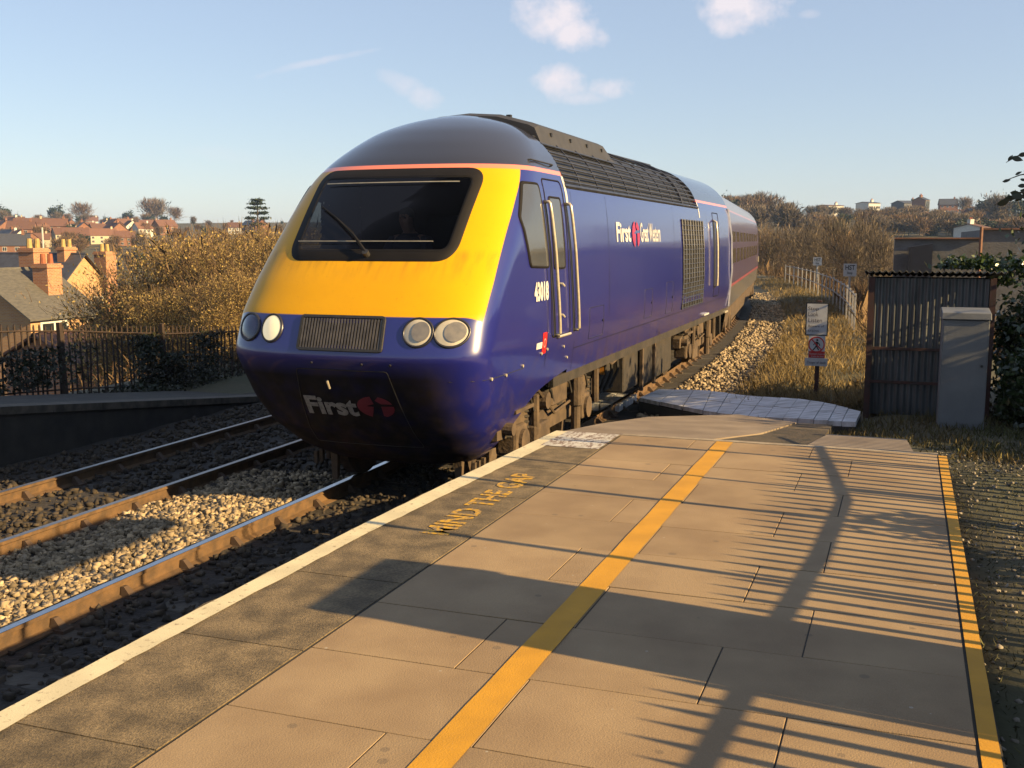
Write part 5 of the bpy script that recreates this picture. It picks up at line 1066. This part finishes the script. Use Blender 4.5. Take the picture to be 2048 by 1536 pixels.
def house(name, x0, x1, y0, y1, zb, ze, zr, ridge, wallm, roofm, label, group=None, stacks=(), windows=(), cat='house', over=.3):
    """box house; ridge 'x' or 'y' is the ridge's direction; windows (face, a0, a1, z0, z1)"""
    r = empty(name, ((x0 + x1) / 2, (y0 + y1) / 2, zb), label, cat, group)
    xm, ym = (x0 + x1) / 2, (y0 + y1) / 2; b = MB()
    if ridge == 'y':
        b.prism([(x0, zb), (x1, zb), (x1, ze), (xm, zr - .12), (x0, ze)], y0, y1, axis=1)
        s_ = (zr - ze) / (x1 - xm)
        slopes = [[(xm, y0 - over, zr), (x1 + over, y0 - over, ze - over * s_), (x1 + over, y1 + over, ze - over * s_), (xm, y1 + over, zr)], [(xm, y1 + over, zr), (x0 - over, y1 + over, ze - over * s_), (x0 - over, y0 - over, ze - over * s_), (xm, y0 - over, zr)]]
        rdg = [(xm, y0 - over, zr + .03), (xm, y1 + over, zr + .03)]
    else:
        b.prism([(y0, zb), (y1, zb), (y1, ze), (ym, zr - .12), (y0, ze)], x0, x1, axis=0)
        s_ = (zr - ze) / (y1 - ym)
        slopes = [[(x0 - over, ym, zr), (x0 - over, y0 - over, ze - over * s_), (x1 + over, y0 - over, ze - over * s_), (x1 + over, ym, zr)], [(x1 + over, ym, zr), (x1 + over, y1 + over, ze - over * s_), (x0 - over, y1 + over, ze - over * s_), (x0 - over, ym, zr)]]
        rdg = [(x0 - over, ym, zr + .03), (x1 + over, ym, zr + .03)]
    b.build('wall', wallm, r, fix=True)
    rb = MB()
    for P in slopes: rb.add(P + [(a, c, d + .09) for a, c, d in P], [(3, 2, 1, 0), (4, 5, 6, 7), (0, 1, 5, 4), (1, 2, 6, 5), (2, 3, 7, 6), (3, 0, 4, 7)])
    ro = rb.build('roof', roofm, r, fix=True); MB().tube(rdg, .11, 6).build('ridge_tiles', roofm, ro)
    for (cx_, cy_, w_, d_, z0, z1, np_s, pm_) in stacks:
        ch = MB().box(cx_ - w_ / 2, cx_ + w_ / 2, cy_ - d_ / 2, cy_ + d_ / 2, z0, z1).box(cx_ - w_ / 2 - .06, cx_ + w_ / 2 + .06, cy_ - d_ / 2 - .06, cy_ + d_ / 2 + .06, z1 - .22, z1 - .08).build('chimney', M['brick'] if wallm in (M['brick'], M['brick_b']) else wallm, r)
        for j in range(np_s):
            t = (j + .5) / np_s; px_, py_ = (cx_ + (t - .5) * w_, cy_) if w_ > d_ else (cx_, cy_ + (t - .5) * d_); MB().tube([(px_, py_, z1), (px_, py_, z1 + .5)], [.15, .12], 8).build('chimney_pot', pm_, ch)
    for face, a0, a1, z0, z1 in windows:
        if face == 'x+': f = lambda a, z, o: (x1 + o, a, z)
        elif face == 'x-': f = lambda a, z, o: (x0 - o, a, z)
        else: f = lambda a, z, o: (a, y0 - o, z)
        w_ = MB().add([f(a0, z0, .03), f(a1, z0, .03), f(a1, z1, .03), f(a0, z1, .03)], [(0, 1, 2, 3)]).build('window', M['win_frame'], r)
        m2 = (a0 + a1) / 2; g = .12 * (a1 - a0)
        for b0, b1 in ((a0 + g * .6, m2 - g * .3), (m2 + g * .3, a1 - g * .6)): MB().add([f(b0, z0 + g * .6, .05), f(b1, z0 + g * .6, .05), f(b1, z1 - g * .6, .05), f(b0, z1 - g * .6, .05)], [(0, 1, 2, 3)]).build('pane', M['win_dark'], w_)
    return r
HX = float(gy(60, 634, 40)[0]); ez = float(gy(60, 634, 40)[2]); hy1 = float(gx(196, 634, HX)[1])
rz0 = float(gx(40, 539, HX - 3.3)[2])
wy0, wy1 = float(gx(80, 650, HX)[1]), float(gx(136, 650, HX)[1]); wz1, wz0 = float(gx(100, 641, HX)[2]), float(gx(100, 668, HX)[2])
c1 = gx(112, 590, HX - 1.5); c1t = float(gx(104, 527, HX - 1.5)[2]); c2 = gx(58, 540, HX - 3.9); c2t = float(gx(60, 496, HX - 3.9)[2])
house('brick_house', HX - 6.6, HX, 40, hy1, -8.2, ez, rz0, 'y', M['brick_b'], M['slate'], 'nearest brick house at lower left with grey slate roof and two tall chimneys', None,
      [(HX - 1.7, float(c1[1]) - .3, .95, 1.0, -2.2, c1t, 2, M['pot_red']), (HX - 3.9, float(c2[1]) + .4, 1.0, 1.1, -1., c2t, 2, M['pot'])],
      [('x+', wy0, wy1, wz0, wz1), ('x+', wy0 + 3.2, wy1 + 3.0, wz0, wz1), ('x+', wy0, wy1, wz0 - 2.6, wz1 - 2.6)])
X2 = -50.; g0 = gx(165, 509, X2); gl_, gr_ = gx(137, 537, X2), gx(206, 560, X2); hwd = (float(gr_[1]) - float(gl_[1])) / 2 * 1.02; ym = float(g0[1]); zz = float(g0[2])
p1 = gx(146, 506, X2 - 2.5); p2 = gx(215, 545, X2 + .2)
house('gabled_brick_house', X2 - 9, X2, ym - hwd, ym + hwd, -8.2, float(gr_[2]) + .3, zz, 'x', M['brick_b'], M['slate_b'], 'buff brick house with dark blue slate roof behind the nearest house', None,
      [(X2 - 1.2, ym - .1, .6, 1.1, zz - 1, zz + .5, 2, M['pot']), (X2 - .6, ym + hwd + 1.2, 1., 1.0, -8., float(gx(215, 503, X2)[2]), 2, M['pot'])], [('x+', ym + .8, ym + 1.7, zz - 4.2, zz - 2.8), ('x+', ym - 1.7, ym - .8, zz - 4.2, zz - 2.8)])
an = gx(98, 540, HX - 1.0); MB().tube([(float(an[0]) - 6, float(an[1]) + 6, -3), (float(an[0]) - 6, float(an[1]) + 6, float(gx(96, 455, HX - 7)[2]))], .05, 6).build('aerial_mast', M['pole_white'], None); tag(bpy.data.objects['aerial_mast'], 'thin pale aerial mast rising behind the nearest house roof', 'mast')
# low yard buildings and terrace seen through the railings
for (pxa, pxb, py, X_, lab, wm) in ((265, 370, 632, -33., 'low white walled outhouse half hidden by golden bushes', M['render_white']), (150, 255, 668, -29., 'low brick yard wall building just beyond the railings', M['brick'])):
    ya, yb = sorted((float(gx(pxa, py, X_)[1]), float(gx(pxb, py, X_)[1]))); zt = float(gx((pxa + pxb) / 2, py, X_)[2])
    house('outhouse', X_ - 3.5, X_, ya, yb, tz(X_ - 2, ya) - .5, zt - .9, zt, 'y', wm, M['tile_red'], lab, 'outhouses below the railings', (), (('x+', ya + .5, ya + 1.3, zt - 1.2, zt - .3),))
# hillside houses
def far_proto(name, w_, d_, h_, wm, rm, label, group):
    s = (w_ - 1.2) / 3
    r = house(name, -w_ / 2, w_ / 2, -d_ / 2, d_ / 2, 0, h_, h_ + d_ * .42, 'x', wm, rm, label, group, ((w_ * .35, 0, .9, .9, h_, h_ + d_ * .42 + 1.0, 1, M['pot_red']),),
              [('y', -w_ / 2 + .6 + k * s, -w_ / 2 + .6 + k * s + 1.3, z, z + 1.3) for k in range(3) for z in (1., h_ - 2.)] + [('x+', -.7, .7, h_ - 2, h_ - .8)], over=.4); return r
gl_g = 'houses scattered over the left hillside'
hp = [far_proto('hillside_house', 11, 8, 5.2, M['brick_far'], M['tile_red'], 'small red brick house with red tiled roof on the left hillside', gl_g),
      far_proto('white_hillside_house', 9, 8, 5.2, M['render_white'], M['tile_red'], 'small white rendered house with red roof on the left hillside', gl_g),
      far_proto('cream_hillside_house', 14, 8, 5.0, M['render_cream'], M['tile_red'], 'long cream house with red roof on the left hillside', gl_g),
      far_proto('slate_hillside_house', 12, 8, 5.2, M['brick_far'], M['slate_b'], 'brick house with dark slate roof on the left hillside', gl_g)]
spots = [(10, 472), (28, 468), (45, 480), (62, 470), (80, 477), (18, 496), (38, 503), (60, 500), (75, 495), (95, 462), (112, 472), (128, 466), (142, 459), (135, 486), (152, 492), (168, 486), (178, 466), (196, 470), (212, 464), (228, 470), (244, 466), (262, 470), (230, 484), (205, 488), (250, 492), (20, 520), (285, 474), (8, 458), (30, 455), (55, 458), (120, 452), (185, 454), (240, 455), (300, 462), (330, 470), (500, 462), (470, 468), (520, 470)]
for i, (px, py) in enumerate(spots):
    p = on_ground(px, py); k = [0, 1, 0, 2, 0, 3, 1, 0, 2, 0][i % 10]; spawn(hp[k], p[0], p[1], RNG.uniform(.5, .78), rz=R(RNG.choice([50, 65, 140, 35, -30]) + RNG.uniform(-12, 12)), dz=-.3)

# right hill: white terraces, dark roofs and a square tower block on the skyline
rg_ = 'houses along the skyline of the right hill'
rhp = [far_proto('skyline_house', 10, 8, 6, M['brick_far'], M['slate_b'], 'brick house with slate roof on the right hill skyline', rg_), far_proto('white_skyline_house', 10, 8, 5.5, M['render_cream'], M['tile_red'], 'cream house with red roof on the right hill', rg_)]
for i, (px, py) in enumerate(((1595, 428), (1615, 427), (1690, 424), (1706, 424), (1765, 424), (1780, 422), (1795, 424), (1812, 423), (1826, 424), (1870, 425), (1895, 428), (1925, 438), (1940, 440), (1955, 444), (1905, 446), (1880, 448), (1965, 452), (1945, 466), (1985, 430), (1850, 424))):
    p = on_ground(px, py); spawn(rhp[i % 2 if px > 1760 else 0], p[0], p[1], RNG.uniform(.7, .95) * (.55 if py > 436 else 1.), rz=R(RNG.uniform(0, 60)), dz=-.3)
def sky_block(px0, px1, py0, py1, Yd, name, wm, rm, label, hip=.06, nwin=5, rows_=2):
    a, b = gy(px0, py1, Yd), gy(px1, py0, Yd); x0, x1, zb, zt = float(a[0]), float(b[0]), float(a[2]), float(b[2])
    rise = (zt - zb) * hip; wz = []
    for r_ in range(rows_):
        z = zb + (zt - zb) * (.12 + .8 * r_ / rows_)
        for k in range(nwin): c = x0 + (x1 - x0) * (k + .5) / nwin; wz.append(('y', c - .45, c + .45, z, z + (zt - zb) * .22))
    rr3 = house(name, x0, x1, Yd, Yd + 9, zb - 6, zt, zt + rise, 'x', wm, rm, label, None, ((x1 - 1, Yd + 4.5, 1., 1., zt, zt + rise + 1, 2, M['pot_red']),), wz, 'building'); rr3.rotation_euler = (0, 0, R(38)); return rr3
sky_block(1640, 1678, 411, 428, 480, 'white_terrace', M['render_white'], M['tile_red'], 'left of two bright white houses on the right skyline', .1)
sky_block(1720, 1750, 406, 430, 480, 'white_villa', M['render_white'], M['slate_b'], 'right of two bright white houses on the right skyline', .12)
sky_block(1836, 1847, 400, 426, 500, 'tower_house', M['brick_far'], M['slate_b'], 'tall square brick tower house, highest on the right skyline', .25, 3, 4)
sky_block(1790, 1834, 406, 424, 512, 'slate_roofed_hall', M['slate_b'], M['slate_b'], 'long dark slate roofed hall beside the tower house', .3, 6, 1)
sky_block(1936, 1953, 455, 474, 250, 'white_cottage', M['render_white'], M['tile_red'], 'white gabled cottage above the warehouse roof at right', .4, 2, 1)

# big grey warehouse roof behind the shed
M['asbestos'] = mat('grey_brown_roof_sheets', (.18, .175, .17), .85, (.13, .125, .12), 1.6, 8, .4, 12, stretch=(1, 1, 2), fine=.25, fscale=9); M['coping_red'] = mat('red_coping', (.26, .12, .07), .8, (.16, .08, .05), 5)
Yw = 39.; wa, wb, wc = gy(1790, 476, Yw), gy(1964, 478, Yw), gy(2120, 459, Yw)
wh = empty('warehouse', (3, Yw + 6, -7), 'grey walled warehouse with red coping rising behind the tin shed', 'warehouse')
for x0, x1, zt in ((float(wa[0]), float(wb[0]), float(wb[2])), (float(wb[0]) + .01, float(wc[0]) + 4, float(wc[2]))):
    MB().add([(x0, Yw - .06, -7.5), (x1, Yw - .06, -7.5), (x1, Yw - .03, -1.2), (x0, Yw - .03, -1.2), (x0, Yw, zt), (x1, Yw, zt), (x0, Yw + 14, -7.5), (x1, Yw + 14, -7.5), (x0, Yw + 12, zt), (x1, Yw + 12, zt)], [(0, 1, 2, 3), (3, 2, 5, 4), (0, 3, 4, 8, 6), (1, 7, 9, 5, 2), (4, 5, 9, 8), (6, 8, 9, 7)]).build('wall_section', M['asbestos'], wh, fix=True)
    MB().box(x0, x1, Yw - .12, Yw + .12, zt, zt + .05).build('coping', M['coping_red'], wh)
v0, v1 = gy(1816, 545, Yw - 1.2), gy(1866, 487, Yw - 1.2); M['navy'] = mat('navy_sheet_metal', (.010, .012, .024), .5, (.008, .009, .018), 3)
MB().hexa([(float(v0[0]), Yw - 1.2, -2.), (float(v1[0]), Yw - 1.2, -2.), (float(v1[0]), Yw - .1, -2.), (float(v0[0]), Yw - .1, -2.), (float(v0[0]), Yw - 1.2, float(v1[2]) - .12), (float(v1[0]), Yw - 1.2, float(v1[2])), (float(v1[0]), Yw - .1, float(v1[2])), (float(v0[0]), Yw - .1, float(v1[2]) - .12)]).build('vent_housing', M['navy'], wh, fix=True)
MB().tube([(float(wb[0]) - .05, Yw - .3, -6), (float(wb[0]) - .05, Yw - .3, float(wc[2]) + .1)], .06, 6).build('drainpipe', M['coping_red'], wh)

# ------------------------------------------------------------------ trees
g_gold = 'golden brown trees below the railing fence'
gold_a = bare_tree('golden_tree', 9., 3.6, 3600, M['twig'], M['bark'], 'golden brown bushy tree beyond the railing fence', g_gold, 9500, .075, (.75, .013), base=.12)
gold_b = bare_tree('golden_tree', 9., 3.2, 3600, M['twig'], M['bark'], 'golden brown bushy tree beyond the railing fence', g_gold, 5500, .07, (.7, .013), base=.12)
bare_a = bare_tree('bare_tree', 10., 3.4, 3600, M['twig'], M['bark_pale'], 'bare brown tree in the wood right of the train', 'bare trees in the wood right of the train', 0, .06, (.9, .012))
bare_b = bare_tree('bare_tree', 11., 2.8, 3200, M['twig_grey'], M['bark_pale'], 'bare brown tree in the wood right of the train', 'bare trees in the wood right of the train', 0, .06, (1.0, .018))
hill_a = bare_tree('hill_tree', 9., 3.8, 1500, M['twig'], M['bark'], 'bare brown tree in the woods on the far hills', 'woodland trees on the far hills', 0, .1, (1.5, .07))
hill_b = bare_tree('hill_tree', 10., 3.8, 1500, M['twig_grey'], M['bark'], 'bare brown tree in the woods on the far hills', 'woodland trees on the far hills', 0, .1, (1.5, .075))
green_a = leafy_tree('green_tree', 9., 4., 1500, M['evergreen'], 'dark evergreen tree among the far woods', 'evergreen trees on the far hills', .42, 24, .6)
def tree_px(proto, px, top, Yd, h0, wide=1., label=None):
    """stand a tree of natural height h0 at depth Yd so that its top shows at height top"""
    p = gy(px, top, Yd); x = float(p[0]); zb = tz(x, Yd); k = (float(p[2]) - zb) / h0; return spawn(proto, x, Yd, (k * wide, k * wide, k), label)
for i, (px, top, Yd, w_) in enumerate(((262, 535, 31, .9), (300, 478, 28, 1.05), (345, 450, 30, 1.1), (385, 442, 27, 1.), (430, 432, 29, 1.1), (470, 438, 26, 1.05), (515, 428, 30, 1.15), (555, 430, 27, 1.1), (330, 560, 24, 1.1), (400, 545, 23, 1.1), (470, 530, 22.5, 1.1), (530, 520, 23, 1.1), (585, 450, 24, 1.1), (610, 440, 32, 1.1))):
    tree_px((gold_a, gold_b)[i % 2], px, top, Yd, 9.3, w_)
# wood beside the line at right
for i in range(46):
    px = RNG.uniform(1535, 1800); Yd = RNG.uniform(62, 150); top = RNG.uniform(450, 505) - 12 * (px < 1600) + (20 if px > 1720 else 0)
    p = gy(px, top, Yd)
    if p[0] < float(track_x(Yd)) + 6.5: continue
    tree_px((bare_a, bare_b)[i % 2], px, top, Yd, 10.5, RNG.uniform(.9, 1.3))
for i, (px, top, Yd) in enumerate(((1672, 428, 70), (1695, 436, 66), (1722, 425, 72), (1745, 440, 64), (1640, 440, 80), (1610, 446, 86), (1765, 452, 60))): tree_px(bare_b, px, top, Yd, 10.6, .8)
# woods on the right hill and on the left hill
for i in range(170):
    px = RNG.uniform(1440, 2060); py = RNG.uniform(436, 476) if px > 1560 else RNG.uniform(424, 470); p = on_ground(px, py)
    if 1620 < px < 1860 and py < 432: continue
    spawn((hill_a, hill_b, hill_a, hill_b, green_a)[i % 5], p[0], p[1], (RNG.uniform(.35, .6) if px > 1590 else RNG.uniform(.7, 1.2)) * np.array((1.3, 1.3, 1.)), dz=-.4)
for i, (px, py, k, s) in enumerate(((1465, 430, 0, 1.3), (1482, 428, 2, 1.5), (1500, 430, 0, 1.3), (1520, 430, 1, 1.4), (1545, 427, 0, 1.5), (1560, 428, 2, 1.3), (1585, 426, 2, .9), (1612, 424, 2, .8), (1600, 428, 2, 1.2), (1632, 426, 2, .7), (1700, 428, 1, 1.), (1712, 426, 2, .9), (1768, 428, 2, 1.), (1856, 424, 2, 1.2), (1880, 424, 1, 1.2), (1905, 427, 0, 1.2), (1930, 432, 0, 1.4), (1975, 440, 2, 1.7), (2000, 440, 2, 1.8), (2030, 440, 2, 1.7), (1990, 452, 1, 1.6), (1455, 430, 2, 1.5))):
    p = on_ground(px, py); spawn((hill_a, hill_b, green_a)[k], p[0], p[1], s * (.62 if px > 1570 else .8), dz=-.4)
for i in range(150):
    px = RNG.uniform(-20, 640); py = RNG.uniform(446, 540) if px > 250 else RNG.uniform(448, 515); p = on_ground(px, py); d = math.hypot(p[0], p[1])
    spawn((hill_a, green_a, hill_b, hill_a)[i % 4], p[0], p[1], RNG.uniform(.3, .62) * (1. if d > 250 else .8), dz=-.4)
for px, py, k, s in ((8, 447, 2, 1.4), (115, 448, 2, 1.6), (150, 446, 2, 2.0), (165, 448, 0, 1.6), (195, 447, 0, 1.5), (258, 448, 2, 1.2), (300, 449, 0, 1.9), (315, 449, 1, 1.8), (388, 446, 1, 2.2), (350, 448, 0, 1.3)):
    p = on_ground(px, py); spawn((hill_a, hill_b, green_a)[k], p[0], p[1], s, dz=-.4)
for i in range(34):
    px = RNG.uniform(-10, 330); p = on_ground(px, RNG.uniform(446, 456)); spawn((hill_a, green_a, hill_b)[i % 3], p[0], p[1], RNG.uniform(.5, .95), dz=-.4)
# umbrella-topped pine on the left skyline
pine = empty('scots_pine', (0, 0, 0), 'dark flat topped pine standing alone on the left skyline', 'tree'); pp = gy(515, 440, 210); hp_ = float(gy(515, 398, 210)[2]) + 0; pb = tz(pp[0], 210)
H = hp_ - pb; b = MB(); b.tube([(0, 0, -.5), (.1, 0, H * .5), (0, .1, H * .96)], [.35, .25, .08], 6); 
Q = []
for z, r_ in ((.60, 1.9), (.70, 2.5), (.78, 2.5), (.86, 2.1), (.93, 1.5), (.98, .9)):
    for k in range(7): a = RNG.uniform(0, 6.28); rr2 = r_ * RNG.uniform(.4, 1.); c = np.array((rr2 * math.cos(a), rr2 * math.sin(a), H * z)); Q.append(c + RNG.normal(0, 1, (60, 3)) * (.45, .45, .16)); b.tube([(0, 0, H * z - .5), tuple(c)], [.06, .02], 4)
b.build('trunk', M['bark'], pine); jmesh('crown', [leaf_mesh(np.concatenate(Q), .22)], M['evergreen'], pine); pine.location = (float(pp[0]), 210, pb)
# trees out to the right of the line (mirrored in the paintwork)
for i in range(26):
    y = -14 + i * 3.1 + RNG.uniform(-1, 1); x = RNG.uniform(30, 46); spawn((bare_a, bare_b, green_a, bare_b)[i % 4], x, y, RNG.uniform(.75, 1.15), label='tree in the row far to the right of the platform')
for i in range(44):
    px = 2070 + i * 42 + RNG.uniform(-15, 15); Yd = RNG.uniform(55, 95); p = gy(px, 480, Yd); spawn((bare_a, green_a, bare_b, bare_b)[i % 4], p[0], p[1], RNG.uniform(.75, 1.15), label='tree in the row far to the right of the platform')
for o in bpy.data.objects:
    if o.get('label') == 'tree in the row far to the right of the platform': o['group'] = 'row of trees right of the platform'

# ------------------------------------------------------------------ grass, scrub and litter
M['dry_grass'] = mat('dry_golden_grass', (.33, .235, .10), .85, (.20, .145, .055), .8, island=.4, trans=.25); M['green_grass'] = mat('winter_grass', (.10, .10, .03), .9, (.14, .10, .04), 1.2, island=.45, trans=.2)
M['scrub'] = mat('dead_scrub', (.21, .125, .055), .9, (.12, .075, .035), .8, island=.45)
M['moss'] = mat('moss_blades', (.085, .075, .025), .9, (.05, .055, .018), 2, island=.5)
def grass(name, n, l0, l1, y0, y1, p, length, width, m, label, ycon=2.0, hug=1.0):
    l = RNG.uniform(l0, l1, n); y = y0 + (y1 - y0) * RNG.uniform(0, 1, n) ** ycon; x = track_x(y) + l; dens = vnoise(x * 1.0, y, 1.9) + vnoise(x + 5, y * .7, 4.1)
    k = dens > -.75 + .3 * (hug - 1); x, y = x[k], y[k]; P = np.stack([x, y, ter(x, y) - .01], 1); D = RNG.normal(0, .5, (len(P), 3)); D[:, 2] = 1.
    return tag(jmesh(name, [blade_mesh(P, D, length, width)], m), label, 'grass', kind='stuff')
grass('dry_grass', 21000, 2.5, 5.4, 15.8, 75, 1, .24, .007, M['dry_grass'], 'long dry golden grass on the bank beside the train')
grass('verge_grass', 9000, 3.0, 6.5, 9.5, 16, 1, .10, .006, M['green_grass'], 'short rough grass around the shed and crossing', 1.0)
grass('bank_scrub', 9000, 4.8, 12., 26, 90, 1, .9, .014, M['scrub'], 'brown dead scrub behind the white post fence', 1.4)
n = 15000; x = RNG.uniform(.44, 2.2, n); y = RNG.uniform(2.2, 11.5, n); P = np.stack([x, y, ter(x, y) - .004], 1); D = RNG.normal(0, .8, (n, 3)); D[:, 2] = .7
tag(jmesh('mossy_turf', [blade_mesh(P, D, .032, .0025)], M['moss']), 'thin mossy turf right of the platform', 'grass', kind='stuff')
n = 1500; x = RNG.uniform(.42, 2.0, n); y = RNG.uniform(2.2, 11, n); stones('verge_gravel', np.stack([x, y, ter(x, y) + .002], 1), .011, mat('verge_gravel_stone', (.30, .26, .21), .9, (.14, .12, .09), 9, island=.6), 'small pale gravel scattered in the turf', 'gravel')
n = 3200; y = RNG.uniform(19, 34, n); x = RNG.uniform(-24, -14, n); P = np.stack([x, y, ter(x, y)], 1); D = RNG.normal(0, .6, (n, 3)); D[:, 2] = 1
tag(jmesh('slope_scrub', [blade_mesh(P, D, .6, .014)], M['scrub']), 'brown scrub on the slope beyond the railing fence', 'scrub', kind='stuff')

# ------------------------------------------------------------------ thin winter haze
hz = MB().box(-1520, 1520, -170, 1720, -12, 42).build('haze', bpy.data.materials.new('haze'), None); tag(hz, kind='stuff')
hm = hz.data.materials[0]; hm.use_nodes = True; hn = hm.node_tree.nodes; hn.remove(hn['Principled BSDF']); hv = hn.new('ShaderNodeVolumePrincipled'); hv.inputs['Color'].default_value = (.42, .62, 1.0, 1); hv.inputs['Density'].default_value = .00020; hv.inputs['Anisotropy'].default_value = .2
hm.node_tree.links.new(hv.outputs[0], hn['Material Output'].inputs['Volume'])
